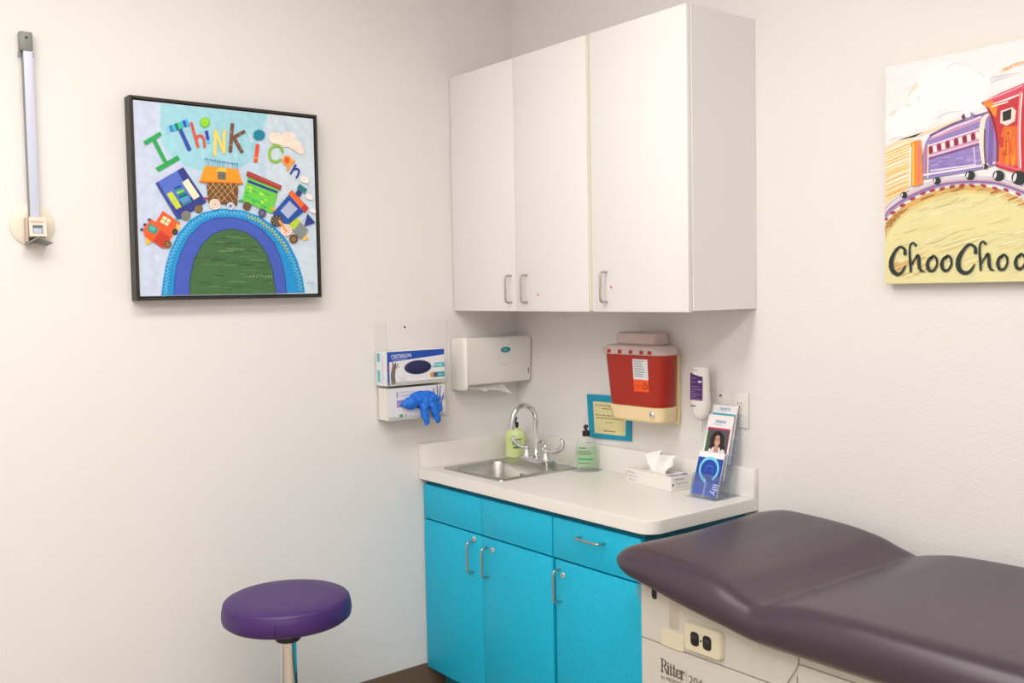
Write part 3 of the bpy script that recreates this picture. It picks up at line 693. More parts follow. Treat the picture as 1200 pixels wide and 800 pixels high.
s.rect(.02, 1, 0, 1, (226, 224, 234)); s.text('Nitrile Powder Free', .20, .84, .07, (110, 108, 130), sx=.5); s.text('Examination Gloves', .20, .74, .07, (110, 108, 130), sx=.5); s.rect(.15, .165, .70, .88, (70, 60, 140)); s.rect(.15, .50, .40, .62, (150, 130, 195)); s.rect(.88, 1.0, .50, .64, (190, 175, 220))
for k in range(14): s.ell(.17+random.random()*.3, .43+random.random()*.16, .018, .03, (175, 160, 215) if k % 2 else (125, 105, 180))
for a, b, a2, b2 in ((.83, .60, .79, .90), (.87, .58, .86, .98), (.90, .55, .92, .96), (.93, .42, 1.0-.02, .72)): s.stroke([(a, b), (a2, b2)], .018, (70, 95, 125))
s.rect(.19, .25, .08, .18, (50, 170, 100)); s.rect(.29, .31, .12, .17, (110, 110, 120)); s.rect(.36, .37, .12, .16, (140, 140, 150)); s.ell(.62, .55, .24, .26, (40, 44, 90))
s.build('front_print', M_print, t)
# the glove: crumpled cuff and palm with fingers hanging down
gb = bmesh.new()
def gp(px, py, x=.105): return onx(px, py, x)
def blob(c, r, M=None):
    q = bmesh.new(); bmesh.ops.create_icosphere(q, subdivisions=3, radius=1)
    merge(gb, q, Matrix.Translation(c) @ Matrix.Diagonal((r[0], r[1], r[2], 1)))
blob(gp(495, 468, .090), (.020, .058, .024)); blob(gp(482, 472, .094), (.016, .032, .024)); blob(gp(507, 469, .094), (.018, .036, .026)); blob(gp(494, 462, .082), (.016, .056, .014)); blob(gp(475, 474, .092), (.010, .016, .012))
merge(gb, tube([gp(497, 468, .092), gp(497, 480, .102), gp(499, 490, .106), gp(501, 497, .106)], [.022, .0155, .013, .010], 12))
merge(gb, tube([gp(505, 468, .096), gp(508, 479, .106), gp(512, 489, .108), gp(514, 494, .108)], [.022, .015, .0135, .010], 12))
merge(gb, tube([gp(511, 467, .094), gp(514, 475, .100), gp(516, 482, .100)], [.014, .012, .009], 12))
merge(gb, tube([gp(479, 471, .094), gp(477, 476, .096)], [.014, .010], 12))
gm = evaluated(gb, [('REMESH', dict(mode='VOXEL', voxel_size=.0028)), ('SMOOTH', dict(factor=.6, iterations=4))])
for v in gm.vertices:
    n = (1-2*abs(noise.noise(v.co*45)))*.0035+noise.noise(v.co*120)*.0018-.001
    v.co += v.normal*n
    if v.co.x < .0845: v.co.x = .0845
g_ = obj('glove', gm, M_glove, None, 180)
tag(g_, 'bright blue disposable glove hanging from the lower glove box', 'glove')
bpy.context.view_layer.update()

# ------------------------------------------------------------------ height rod
t = thing('height_rod', 'wall mounted height measuring rod with grey top bracket and round cream disc', 'height rod', (.01, -1.848, 1.74), world=True)
dd = bmesh.new(); merge(dd, lathe([(.062, 0), (.062, .003), (.060, .0045), (.02, .005)], 48), Matrix.Translation((.0012, -1.852, 1.803)) @ Matrix.Rotation(PI/2, 4, 'Y'))
obj('wall_disc', dd, M_disc, t, 40)
obj('rod', box(.008, .022, -1.861, -1.834, 1.80, 2.35, .002, 2), M_rod, t, 40); obj('rod_edge', box(.0078, .0215, -1.8635, -1.8612, 1.80, 2.30), M_grey, t)
tb = obj('top_bracket', box(.0012, .026, -1.870, -1.834, 2.312, 2.368, .004, 2), M_grey, t, 40)
sc_ = bmesh.new(); merge(sc_, lathe([(.004, 0), (.004, .001), (.002, .0015)], 14), Matrix.Translation((.0262, -1.852, 2.35)) @ Matrix.Rotation(PI/2, 4, 'Y')); obj('screw', sc_, M_black, tb, 40)
for y in (-1.871, -1.8345): obj('clip', box(.001, .020, y, y+.0025, 2.295, 2.3115), M_grey, tb)
hp = [(.022, 1.825), (.032, 1.823), (.050, 1.775), (.050, 1.762), (.012, 1.755), (.0062, 1.80), (.0075, 1.823)]
hb = obj('headpiece', loft([[Vector((x, y, z)) for x, z in [(.0225, 1.826), (.036, 1.824), (.044, 1.768), (.0225, 1.764)]] for y in (-1.868, -1.822)]), M_disc, t, 30)
obj('headpiece_side', box(.0065, .030, -1.876, -1.8685, 1.752, 1.824, .002, 2), mat('taupe_plastic', (190, 174, 162), .45), hb)
s = Sheet(lambda a, b: Vector((.0365+(1.824-b)*.143, a, b)), (1, 0, .14), off=.0006)
s.text('PORTROD', -1.864, 1.808, .0085, (225, 90, 50), sx=.9); s.rect(-1.860, -1.832, 1.776, 1.800, (150, 155, 160)); s.rect(-1.860, -1.832, 1.793, 1.801, (95, 100, 120)); s.rect(-1.857, -1.837, 1.777, 1.791, (190, 196, 215))
s.build('reading_window', M_print, hb)
wing = loft([[Vector(p) for p in q] for q in ([(.006, -1.876, 1.742), (.050, -1.880, 1.742), (.050, -1.880, 1.746), (.006, -1.876, 1.746)], [(.006, -1.850, 1.750), (.060, -1.850, 1.762), (.060, -1.850, 1.766), (.006, -1.850, 1.766)], [(.006, -1.815, 1.742), (.105, -1.822, 1.744), (.105, -1.822, 1.748), (.006, -1.815, 1.748)])])
obj('head_stop', wing, M_grey, t, 20)

# ------------------------------------------------------------------ picture 1: collage train
FXB, FX = .0012, .050
c4 = [onx(153, 111.5, FX), onx(371.3, 134.5, FX), onx(377.3, 348, FX), onx(158.6, 352.5, FX)]
PY0, PY1 = (c4[0].y+c4[3].y)/2, (c4[1].y+c4[2].y)/2; PZ0, PZ1 = (c4[3].z+c4[2].z)/2, (c4[0].z+c4[1].z)/2
t = thing('framed_picture', 'black framed collage picture of a colourful train on a hill, reading I Think I Can', 'picture', (.02, (PY0+PY1)/2, PZ0), world=True)
fw_ = .009
b = bmesh.new()
for a in ((PY0, PY0+fw_, PZ0, PZ1), (PY1-fw_, PY1, PZ0, PZ1), (PY0+fw_, PY1-fw_, PZ1-fw_, PZ1), (PY0+fw_, PY1-fw_, PZ0, PZ0+fw_)): box(FXB, FX, a[0], a[1], a[2], a[3], .001, 1, b)
obj('frame', b, M_blackf, t, 40)
CXF = .045
obj('floater_gap', box(FXB, .012, PY0+fw_, PY1-fw_, PZ0+fw_, PZ1-fw_), M_black, t)
CP = (PY0+fw_+.004, PY1-fw_-.003, PZ0+fw_+.004, PZ1-fw_-.004)
cv = obj('canvas', box(.0125, CXF, CP[0], CP[1], CP[2], CP[3], .001, 1), M_card, t)
def crop(x0, y0, k): return lambda a, b: (x0+a/k, y0+b/k)
def tr(f, pts): return [f(a, b) for a, b in pts]
s = Sheet(lambda a, b: onx(a, b, CXF), (1, 0, 0), off=.0004, step=.000012)
class Clip:
    """paints in one crop's coordinates onto a sheet that works in photograph pixels"""
    def __init__(c, sh, x0, y0, k): c.s = sh; c.x0 = x0; c.y0 = y0; c.k = k
    def q(c, p): return (c.x0+p[0]/c.k, c.y0+p[1]/c.k)
    def poly(c, pts, col): c.s.poly([c.q(p) for p in pts], col)
    def ell(c, a, b, ra, rb, col, rot=0, n=28): x, y = c.q((a, b)); c.s.ell(x, y, ra/c.k, rb/c.k, col, rot, n)
    def stroke(c, pts, w, col, smooth=0, rnd=False): c.s.stroke([c.q(p) for p in pts], [x/c.k for x in w] if isinstance(w, (list, tuple)) else w/c.k, col, smooth, rnd)
# background fills the canvas exactly
def canv(y, z): # wall coordinates -> sheet pixel is not needed: use a second transform
    return Vector((CXF, y, z))
bg = Sheet(canv, (1, 0, 0), off=.0002, step=.000012)
bg.rect(CP[0]+.001, CP[1]-.001, CP[2]+.001, CP[3]-.001, (196, 218, 238))
bg.rect(CP[0]+.001, CP[0]+.16, CP[2]+.001, CP[3]-.001, (200, 212, 236)); bg.rect(CP[1]-.18, CP[1]-.001, CP[2]+.001, CP[3]-.001, (208, 224, 238))
bg.poly([(CP[0]+.085, CP[3]-.001), (CP[1]-.17, CP[3]-.001)]+[(CP[0]+.245+.165*math.cos(u), CP[3]-.10+.11*math.sin(u)) for u in [math.radians(0-i*10) for i in range(19)]], (160, 214, 230))
for k in range(60):
    y = random.uniform(CP[0]+.02, CP[1]-.02); z = random.uniform(CP[2]+.02, CP[3]-.02); c = random.choice([(206, 222, 242), (190, 212, 236), (200, 222, 240)])
    if z < CP[3]-.2 and (y < CP[0]+.1 or y > CP[1]-.08) or z > CP[3]-.19: 
        bg.stroke([(y, z), (min(CP[1]-.012, y+.006), max(CP[2]+.02, z-.02))], random.uniform(.006, .014), (170, 219, 233) if (CP[0]+.11 < y < CP[0]+.38 and z > CP[3]-.17) else c)
s.v, s.f, s.c = bg.v, bg.f, bg.c; s.off = .0002+.000012*(bg.k+2)
Z = Clip(s, 130, 90, 2.857)
outer = [(168, 732), (174, 680), (183, 630), (198, 580), (225, 524), (265, 478), (310, 453), (370, 441), (440, 447), (500, 468), (550, 503), (592, 550), (622, 610), (641, 670), (649, 722)]
mid = [(210, 731), (213, 680), (220, 630), (236, 582), (262, 533), (305, 490), (350, 473), (400, 470), (455, 482), (505, 510), (545, 555), (570, 610), (582, 670), (587, 724)]
grn = [(262, 730), (265, 670), (278, 612), (305, 560), (340, 527), (380, 511), (410, 510), (450, 520), (490, 548), (520, 590), (538, 640), (548, 690), (552, 725)]
Z.poly(outer, (18, 146, 214)); Z.poly(mid, (66, 92, 190)); Z.stroke(mid, 3, (40, 60, 150)); Z.poly(grn, (66, 108, 62)); Z.stroke(grn, 3, (40, 60, 90))
Z.stroke([(170+12, 730), (190, 640), (208, 585), (236, 530), (272, 488), (315, 463), (370, 452), (440, 458), (497, 480), (543, 514), (582, 560), (610, 615), (630, 672), (637, 722)], 4, (28, 160, 220))
for k in range(70):
    a = 270+random.random()*265; bt = 525+random.random()*195
    import_ok = abs(a-405)/140 < math.sqrt(max(0, min(1, (bt-508)/150)))*.9
    if import_ok: Z.stroke([(a, bt), (min(a+20+random.random()*40, 405+140*math.sqrt(max(0, min(1, (bt-508)/150)))*.95), bt+1)], 2+random.random()*2.5, random.choice([(84, 130, 74), (54, 92, 52), (100, 142, 84), (48, 78, 50)]))
for (a, bt, n, c) in ((370, 572, 11, (40, 46, 40)), (275, 606, 13, (44, 40, 40)), (445, 668, 10, (150, 180, 130)), (480, 622, 5, (44, 50, 44)), (350, 540, 6, (60, 74, 58))):
    for i in range(n): Z.stroke([(a+i*10, bt+random.random()*3), (a+4+i*10, bt-5+random.random()*8)], 2.5, c)
# chain stitching along the arch
P = [Vector(p) for p in [(182, 730), (190, 650), (203, 598), (232, 542), (270, 495), (312, 466), (370, 454), (440, 460), (495, 482), (540, 516), (578, 562), (606, 616), (626, 672), (634, 722)]]
acc = 0
for i in range(len(P)-1):
    d = P[i+1]-P[i]; n = max(1, int(d.length/11))
    for j in range(n):
        p = P[i]+d*(j/n); c = (110, 205, 236) if not (455 < p.x < 600 and p.y < 590) else (196, 216, 96)
        if p.x > 600: c = (110, 205, 220)
        t_ = d.normalized(); m_ = Vector((-t_.y, t_.x))
        Z.stroke([p-t_*6-m_*7, p+t_*0+m_*7, p+t_*6-m_*7], 3, c)
# lettering
A4 = Clip(s, 150, 110, 6.664); A5 = Clip(s, 240, 110, 6.664)
GR = (30, 170, 84)
A4.poly([(117, 372), (248, 295), (262, 325), (136, 402)], GR); A4.stroke([(195, 350), (288, 530)], 30, GR); A4.poly([(213, 578), (385, 480), (403, 512), (236, 610)], GR)
seg = [(190, 230, 240), (30, 130, 200), (60, 190, 220), (10, 110, 130), (60, 200, 110), (50, 190, 220), (50, 70, 180), (60, 180, 230)]
p0 = Vector((325, 275)); p1 = Vector((470, 222)); d = (p1-p0)/7
A4.stroke([(298, 265), (316, 312)], 10, (150, 215, 235))
for k in range(7): A4.stroke([p0+d*k, p0+d*(k+1)], 52, seg[k+1])
A4.stroke([(405, 278), (480, 443)], 30, (48, 74, 176))
A4.stroke([(490, 222), (545, 420)], 21, (226, 78, 58)); A4.stroke([(528, 372), (540, 335), (568, 328), (588, 352), (596, 420)], 19, (226, 78, 58), 4)
A4.stroke([(608, 288), (622, 360)], 24, (50, 58, 168)); A4.stroke([(622, 360), (628, 388)], 24, (90, 190, 230))
A4.ell(598, 223, 39, 39, (110, 205, 40))
for k in range(10): u = PI*k/5; A4.stroke([(598+10*math.cos(u), 223+10*math.sin(u)), (598+34*math.cos(u), 223+34*math.sin(u))], 5, (200, 230, 60))
A4.stroke([(675, 476), (680, 290)], 24, (250, 218, 110), rnd=True); A4.stroke([(682, 292), (744, 455)], 22, (250, 218, 110), rnd=True); A4.stroke([(746, 458), (748, 288)], 24, (250, 218, 110), rnd=True)
BR = (118, 76, 58)
A4.stroke([(812, 230), (795, 458)], 27, BR); A4.stroke([(910, 292), (812, 345)], 27, BR); A4.stroke([(822, 340), (890, 460)], 27, BR)
for a, b_ in ((806, 300), (800, 400), (870, 315), (850, 385), (880, 430)): A4.stroke([(a, b_-8), (a, b_+8)], 7, (196, 150, 100))
A5.ell(422, 322, 46, 42, (14, 140, 164), 15)
for k in range(4): A5.stroke([(390, 300+k*14), (455, 302+k*14)], 3, (10, 100, 120))
A5.stroke([(410, 393), (392, 536)], 30, (230, 84, 48)); A5.stroke([(382, 500), (410, 503)], 8, (250, 180, 90))
A5.ell(548, 345, 52, 46, (246, 228, 214)); A5.ell(648, 340, 56, 48, (246, 228, 214)); A5.ell(700, 400, 62, 42, (246, 228, 214), 25); A5.ell(735, 440, 45, 26, (246, 228, 214), 30); A5.ell(600, 380, 60, 34, (246, 228, 214), 15)
A5.stroke([(606, 345), (640, 375), (690, 360)], 3, (226, 200, 184), 4); A5.stroke([(640, 410), (690, 430)], 3, (226, 200, 184))
A5.stroke([(604, 455), (588, 415), (550, 404), (512, 430), (500, 472), (514, 515), (548, 531), (588, 514)], 20, (146, 196, 62), 4, True)
A5.ell(640, 522, 37, 40, (246, 160, 62)); A5.stroke([(698, 520), (660, 560), (640, 600)], 20, (246, 160, 62)); A5.ell(638, 520, 20, 26, (232, 88, 34))
A5.stroke([(708, 552), (664, 628)], 15, (24, 52, 160)); A5.stroke([(692, 588), (718, 586), (732, 602), (726, 628), (708, 660)], 14, (24, 52, 160), 4)
# orange engine and blue car (crop 150,180)
E = Clip(s, 150, 180, 6.15)
OR = (234, 92, 40)
E.poly([(248, 412), (374, 500), (310, 596), (185, 512)], OR); E.poly([(105, 545), (162, 470), (322, 585), (262, 686), (120, 602)], OR)
E.poly([(255, 448), (308, 480), (280, 522), (228, 492)], (246, 232, 180)); E.stroke([(281, 464), (254, 507)], 5, (120, 90, 50)); E.stroke([(242, 470), (294, 501)], 5, (120, 90, 50))
E.poly([(152, 503), (216, 540), (196, 584), (134, 554)], (40, 150, 140)); E.poly([(160, 515), (200, 538), (188, 562), (148, 548)], (80, 190, 175))
E.poly([(230, 552), (302, 600), (250, 684), (176, 632)], (190, 30, 28))
for k in range(5):
    f = k/5+.1; E.stroke([(230+72*f, 552+48*f), (176+74*f, 632+52*f)], 3, (236, 96, 60)); E.stroke([(230-54*f, 552+80*f), (302-52*f, 600+84*f)], 3, (236, 96, 60))
E.poly([(122, 600), (166, 632), (130, 664)], (250, 190, 60)); E.poly([(345, 500), (376, 532), (345, 556)], (250, 200, 80)); E.poly([(332, 478), (352, 448), (374, 458), (352, 492)], (60, 176, 150))
for a, b_ in ((150, 476), (118, 512), (96, 546)): E.ell(a, b_, 11, 10, (46, 52, 120))
E.ell(335, 563, 21, 21, (44, 40, 40)); E.ell(283, 653, 28, 29, (120, 84, 50)); E.ell(283, 653, 14, 14, (150, 112, 70)); E.ell(335, 563, 9, 9, (90, 84, 70))
E.stroke([(205, 690), (235, 705)], 4, (230, 240, 250))
E.poly([(195, 213), (395, 98), (562, 348), (378, 470), (352, 470)], (46, 56, 140)); E.poly([(195, 213), (350, 124), (462, 312), (308, 372)], (84, 112, 206)); E.poly([(195, 213), (215, 205), (365, 462), (350, 470)], (50, 66, 160))
E.poly([(275, 292), (312, 271), (384, 384), (345, 403)], (204, 218, 60)); E.poly([(386, 208), (428, 180), (514, 308), (470, 334)], (246, 232, 200))
st = [(40, 70, 160), (30, 150, 160), (150, 200, 60), (20, 130, 150), (20, 90, 110), (40, 170, 190), (110, 130, 210), (30, 140, 160)]
a0, a1 = Vector((328, 244)), Vector((376, 226)); b0, b1 = Vector((392, 376)), Vector((458, 346))
for k in range(8):
    f, g2 = k/8, (k+1)/8; E.poly([a0.lerp(b0, f), a1.lerp(b1, f), a1.lerp(b1, g2), a0.lerp(b0, g2)], st[k])
E.ell(414, 447, 35, 35, (128, 126, 118)); E.ell(505, 397, 30, 31, (96, 74, 50)); [E.stroke([(485+k*12, 378), (480+k*12, 420)], 3, (190, 170, 110)) for k in range(4)]
E.stroke([(535, 325), (575, 320)], 14, (170, 60, 90))
# house car
A4.poly([(597, 560), (855, 588), (895, 706), (553, 690)], (250, 156, 32)); A4.poly([(553, 680), (893, 694), (897, 708), (551, 692)], (224, 110, 20))
A4.ell(727, 600, 38, 26, (250, 200, 70)); A4.poly([(694, 606), (762, 612), (760, 674), (694, 668)], (120, 118, 110))
for k in (1, 2): A4.stroke([(694+k*22, 608), (694+k*22, 672)], 4, (80, 74, 60))
A4.stroke([(694, 640), (761, 642)], 4, (80, 74, 60))
for k in range(14): A4.stroke([(598+k*19, 500+k*3.2), (606+k*19, 540+k*2), (604+k*19, 566+k*1.8)], 3, (90, 120, 190) if k % 2 else (120, 190, 220)); A4.ell(600+k*19, 508+k*3.2, 6, 6, (60, 110, 180))
Z.poly([(318, 354), (425, 358), (421, 431), (324, 420)], (116, 74, 42))
for k in range(6):
    Z.stroke([(318+k*20, 356), (330+k*20 if k > 3 else 318+k*20+50, 356+62 if k < 4 else 420-k*6)], 1.6, (216, 180, 110))
    Z.stroke([(322+k*20, 357), (max(321, 322+k*20-55), 357+(62 if k > 2 else 22*k+4))], 1.6, (216, 180, 110))
E.ell(622, 366, 39, 39, (248, 226, 214)); E.ell(622, 366, 26, 26, (226, 150, 130)); E.ell(622, 366, 21, 21, (248, 226, 214)); E.ell(622, 366, 8, 8, (226, 150, 130))
E.ell(735, 378, 27, 27, (232, 234, 244)); [E.stroke([(735, 378), (735+24*math.cos(PI*k/4), 378+24*math.sin(PI*k/4))], 4, (50, 54, 110)) for k in range(8)]
# green car and blue engine (crop 270,190)
G = Clip(s, 270, 190, 6.664)
G.poly([(132, 120), (372, 215), (322, 402), (88, 300)], (110, 208, 70))
for k in range(26):
    a = 120+random.random()*170; b_ = 190+random.random()*120+(a-120)*.3; G.ell(a, b_, 20, 9, random.choice([(150, 225, 70), (80, 200, 90), (190, 235, 60), (60, 190, 80)]), 20)
G.poly([(135, 138), (364, 228), (358, 246), (129, 158)], (30, 60, 150)); G.poly([(127, 68), (396, 184), (386, 222), (117, 106)], (170, 54, 48)); G.stroke([(135, 86), (385, 195)], 4, (210, 110, 90))
G.stroke([(58, 305), (96, 300)], 16, (40, 170, 120)); G.stroke([(314, 355), (352, 385)], 18, (246, 170, 60))
G.ell(125, 345, 32, 33, (92, 66, 46)); [G.stroke([(100, 325+k*13), (150, 325+k*13)], 3, (150, 120, 80)) for k in range(4)]
G.ell(243, 398, 31, 34, (72, 68, 110)); [G.stroke([(243, 398), (243+26*math.cos(PI*k/5), 398+26*math.sin(PI*k/5))], 3, (130, 124, 160)) for k in range(10)]
G.poly([(455, 250), (570, 385), (435, 492), (325, 400)], (22, 78, 168)); G.poly([(456, 303), (520, 366), (445, 442), (384, 380)], (226, 232, 244))
for k in range(7): f = k/7+.07; G.stroke([(456+64*f, 303+63*f), (384+61*f, 380+62*f)], 4, (50, 96, 180)); G.stroke([(456-72*f, 303+77*f), (520-75*f, 366+76*f)], 3, (120, 150, 210))
G.poly([(520, 214), (556, 240), (532, 278), (498, 252)], (44, 58, 136)); G.poly([(535, 170), (594, 212), (576, 246), (513, 206)], (20, 126, 130))
G.poly([(474, 219), (606, 358), (577, 398), (445, 246)], (238, 108, 44)); G.poly([(572, 326), (606, 358), (577, 398), (544, 358)], (200, 48, 36))
G.poly([(510, 438), (545, 462), (490, 532), (446, 492)], (190, 214, 50)); G.poly([(538, 466), (602, 530), (542, 602), (484, 540)], (136, 142, 144)); G.poly([(596, 400), (657, 474), (570, 502)], (40, 58, 142))
G.poly([(590, 562), (603, 600), (548, 612)], (250, 190, 60)); G.ell(430, 530, 46, 46, (246, 222, 212)); [G.ell(430+28*math.cos(PI*k/4), 530+28*math.sin(PI*k/4), 6, 6, (222, 150, 140)) for k in range(8)]
G.ell(355, 457, 46, 46, (62, 52, 48)); G.ell(355, 457, 26, 26, (96, 84, 74)); [G.ell(355+34*math.cos(PI*k/4), 457+34*math.sin(PI*k/4), 5, 5, (170, 160, 140)) for k in range(8)]
G.stroke([(374, 456), (436, 545)], 17, (246, 150, 40)); G.ell(488, 600, 34, 36, (104, 76, 50)); G.ell(488, 600, 18, 18, (150, 112, 70))
for a, b_, r_ in ((572, 136, 34), (610, 272, 27), (640, 382, 21)): G.ell(a, b_, r_, r_*.8, (248, 240, 234), 20); G.ell(a-r_*.4, b_-r_*.4, r_*.6, r_*.5, (248, 240, 234)); G.ell(a+r_*.5, b_+r_*.4, r_*.5, r_*.5, (248, 240, 234))
Z.stroke([(652, 692), (660, 688), (668, 693), (678, 689)], 1.5, (110, 120, 150))
s.build('painting', M_art, cv)

# ------------------------------------------------------------------ picture 2: canvas print of a train on a hill
KX0, KX1, KZ0, KZ1, KY = 1.6905, 2.205, 1.5805, 2.1825, -.035
t = thing('canvas_print', 'unframed canvas painting of a red and purple steam train reading ChooChoo', 'picture', (1.95, -.01, KZ0), world=True)
cv = obj('canvas', box(KX0, KX1, KY, -.0012, KZ0, KZ1, .002, 2), mat('canvas_edge', (226, 214, 186), .7), t, 40)
def K(x, z): return Vector((x, KY, z))
bg = Sheet(K, (0, -1, 0), off=.0003, step=.000012)
bg.rect(KX0+.0015, KX1-.0015, KZ0+.0015, KZ1-.0015, (238, 236, 238))
s = Sheet(lambda a, b: (lambda p: Vector((min(KX1-.0015, max(KX0+.0015, p.x)), KY, min(KZ1-.0015, max(KZ0+.0015, p.z)))))(ony(a, b, KY)), (0, -1, 0), off=.0003, step=.000012)
s.v, s.f, s.c = bg.v, bg.f, bg.c; s.off = .0003+.000012*3
A_ = Clip(s, 1030, 60, 5.712); B_ = Clip(s, 1030, 180, 5.0)
# loose brushwork in the sky
for k in range(26):
    u = random.random(); a = 190+u*210; b_ = 280-u*160+random.uniform(-22, 22); A_.stroke([(a, b_), (a+40+random.random()*50, b_-30-random.random()*25)], random.uniform(3, 9), random.choice([(240, 208, 168), (246, 222, 190), (232, 190, 144), (248, 232, 214)]))
for k in range(16):
    u = random.random(); a = 70+u*160; b_ = 420-u*70+random.uniform(-12, 12); A_.stroke([(a, b_), (a+60, b_-26)], random.uniform(3, 8), random.choice([(246, 226, 200), (242, 214, 182)]))
for k in range(18):
    u = random.random(); a = 770+u*240; b_ = 140-u*70+random.uniform(-14, 14); A_.stroke([(a, b_), (a+60, b_-22)], random.uniform(3, 9), random.choice([(244, 206, 160), (246, 222, 190), (228, 180, 130)]))
for k in range(6): A_.stroke([(720+k*8, 200-k*12+20), (1300, 20+k*16)], 4, random.choice([(210, 206, 226), (226, 222, 236), (246, 240, 236)]))
for a, b_, ra, rb in ((450, 200, 190, 130), (330, 320, 130, 90), (560, 300, 160, 120), (140, 500, 110, 75), (660, 220, 90, 80), (250, 440, 150, 80)): A_.ell(a, b_, ra, rb, (247, 245, 245))
for P_ in ([(450, 130), (480, 90), (530, 85), (555, 100)], [(650, 145), (690, 150), (710, 185)], [(255, 280), (268, 320), (262, 345)], [(365, 430), (380, 450), (440, 420)], [(70, 600), (130, 575), (200, 580)], [(390, 440), (470, 410), (560, 400)]): A_.stroke(P_, [2, 5, 5, 2][:len(P_)], (206, 204, 222), 4)
# ground colours behind the train
A_.poly([(35, 640), (120, 600), (300, 560), (500, 480), (560, 440), (300, 540), (35, 690)], (244, 216, 180))
A_.poly([(40, 660), (140, 612), (230, 590), (215, 900), (40, 1030)], (248, 218, 164))
for k in range(34):
    b_ = 660+k*10; A_.stroke([(40, b_+10), (130, b_-30), (212, b_-62)], [3, random.uniform(3, 9), 3], random.choice([(240, 160, 70), (250, 200, 120), (252, 236, 214), (246, 180, 90), (254, 244, 230)]), 3)
# hill
hill = [(20, 470), (60, 400), (110, 345), (180, 292), (280, 242), (400, 205), (500, 190), (600, 192), (700, 212), (800, 255), (880, 300), (980, 380), (1100, 500)]
B_.poly(hill+[(1300, 900), (-40, 900)], (226, 218, 160))
B_.stroke([(p[0], p[1]+16) for p in hill], 44, (214, 172, 96)); B_.stroke([(p[0]+6, p[1]+34) for p in hill], 20, (222, 200, 134))
for k in range(150):
    a = random.uniform(40, 1000); b_ = random.uniform(250, 740); top_ = 230+((a-520)/480)**2*190
    if b_ > top_+15: L_ = random.uniform(50, 150); B_.stroke([(a, b_), (a+L_*.5, b_-L_*.16), (a+L_, b_-L_*.34)], [2, random.uniform(4, 14), 2], random.choice([(232, 226, 172), (222, 212, 146), (236, 232, 188), (228, 206, 144), (218, 212, 160)]), 3)
for k in range(26):
    a = random.uniform(40, 260); b_ = random.uniform(660, 750)-a*.2; B_.stroke([(a, b_), (a+60, b_-26)], random.uniform(3, 8), random.choice([(222, 176, 116), (228, 190, 130), (214, 164, 104)]))
for k in range(22):
    f = random.random(); i = int(f*10); p = Vector(hill[i]); q = Vector(hill[i+1]); r_ = p.lerp(q, random.random()); B_.stroke([(r_.x-26, r_.y+24), (r_.x+30, r_.y+2)], random.uniform(4, 9), random.choice([(176, 122, 60), (196, 146, 76), (232, 200, 140)]))
# track
trk = [(20, 380), (60, 325), (110, 285), (180, 242), (280, 197), (380, 168), (500, 154), (620, 154), (720, 168), (850, 215), (960, 270), (1100, 380)]
B_.stroke(trk, 40, (176, 156, 200), 3); B_.stroke([(a, b_-12) for a, b_ in trk], 9, (226, 216, 230), 3); B_.stroke([(a, b_+12) for a, b_ in trk], 8, (122, 84, 150), 3); B_.stroke([(a, b_-2) for a, b_ in trk], 5, (236, 190, 140), 3)
for a, b_ in ((40, 385), (85, 345), (142, 303), (200, 264), (260, 232), (316, 214), (374, 205), (432, 193), (490, 186), (550, 187), (616, 187), (684, 202), (748, 212), (820, 236), (880, 262)): B_.ell(a, b_, 17, 8, (176, 40, 84), -20 if a < 520 else 20)
# orange tail and purple carriage
B_.poly([(190, -60), (214, -75), (250, -80), (262, 180), (196, 196)], (240, 140, 44)); B_.stroke([(205, -60), (205, 185)], 12, (250, 190, 90)); B_.stroke([(238, -60), (240, 175)], 14, (222, 120, 110)); B_.stroke([(190, -40), (186, 190)], 10, (252, 244, 236))
PU = (146, 128, 192)
A_.poly([(296, 700), (318, 610), (345, 566), (480, 498), (600, 452), (740, 408), (776, 470), (790, 560), (792, 760), (640, 800), (420, 838), (304, 858)], PU)
A_.stroke([(345, 566), (480, 498), (600, 452), (740, 408)], 12, (110, 70, 120), 3); A_.stroke([(360, 578), (490, 515), (600, 475), (690, 440)], 14, (232, 210, 232), 3); A_.stroke([(345, 590), (500, 530), (690, 460)], 10, (222, 150, 170), 3)
for k in range(30):
    a = random.uniform(330, 640); b_ = 770-(a-330)*.13+random.uniform(-60, 40); A_.stroke([(a, b_), (a+50, b_-10)], random.uniform(5, 14), random.choice([(126, 112, 186), (156, 136, 196), (140, 120, 190), (170, 150, 206)]))
A_.poly([(336, 634), (680, 520), (682, 604), (336, 706)], (206, 150, 182))
A_.stroke([(336, 634), (680, 520)], 9, (240, 220, 232)); A_.stroke([(336, 706), (682, 604)], 9, (236, 206, 224)); A_.stroke([(340, 722), (682, 622)], 9, (126, 60, 110))
for k in range(6):
    a = 352+k*57; b_ = 662-k*18; A_.ell(a, b_, 15, 27, (134, 36, 56)); A_.ell(a+28, b_-9, 13, 24, (244, 226, 232))
A_.stroke([(640, 640), (652, 780)], 9, (214, 196, 226)); A_.stroke([(350, 800), (650, 760)], 9, (236, 226, 240)); A_.stroke([(318, 640), (312, 840)], 16, (196, 120, 150)); A_.stroke([(336, 620), (332, 850)], 8, (246, 226, 190))
A_.stroke([(300, 830), (420, 810), (640, 775), (790, 745)], 13, (240, 226, 236), 3)
A_.stroke([(740, 420), (702, 470), (694, 600), (704, 700), (716, 785)], [14, 34, 38, 34, 26], (240, 226, 210), 4); A_.stroke([(716, 520), (712, 640), (722, 770)], 12, (110, 84, 96), 3); A_.stroke([(760, 440), (756, 600), (752, 760)], 30, (126, 96, 166), 3)
A_.ell(602, 436, 44, 24, (150, 130, 170), -10); A_.ell(600, 428, 22, 16, (246, 244, 246), -10); A_.ell(572, 442, 12, 18, (110, 40, 60))
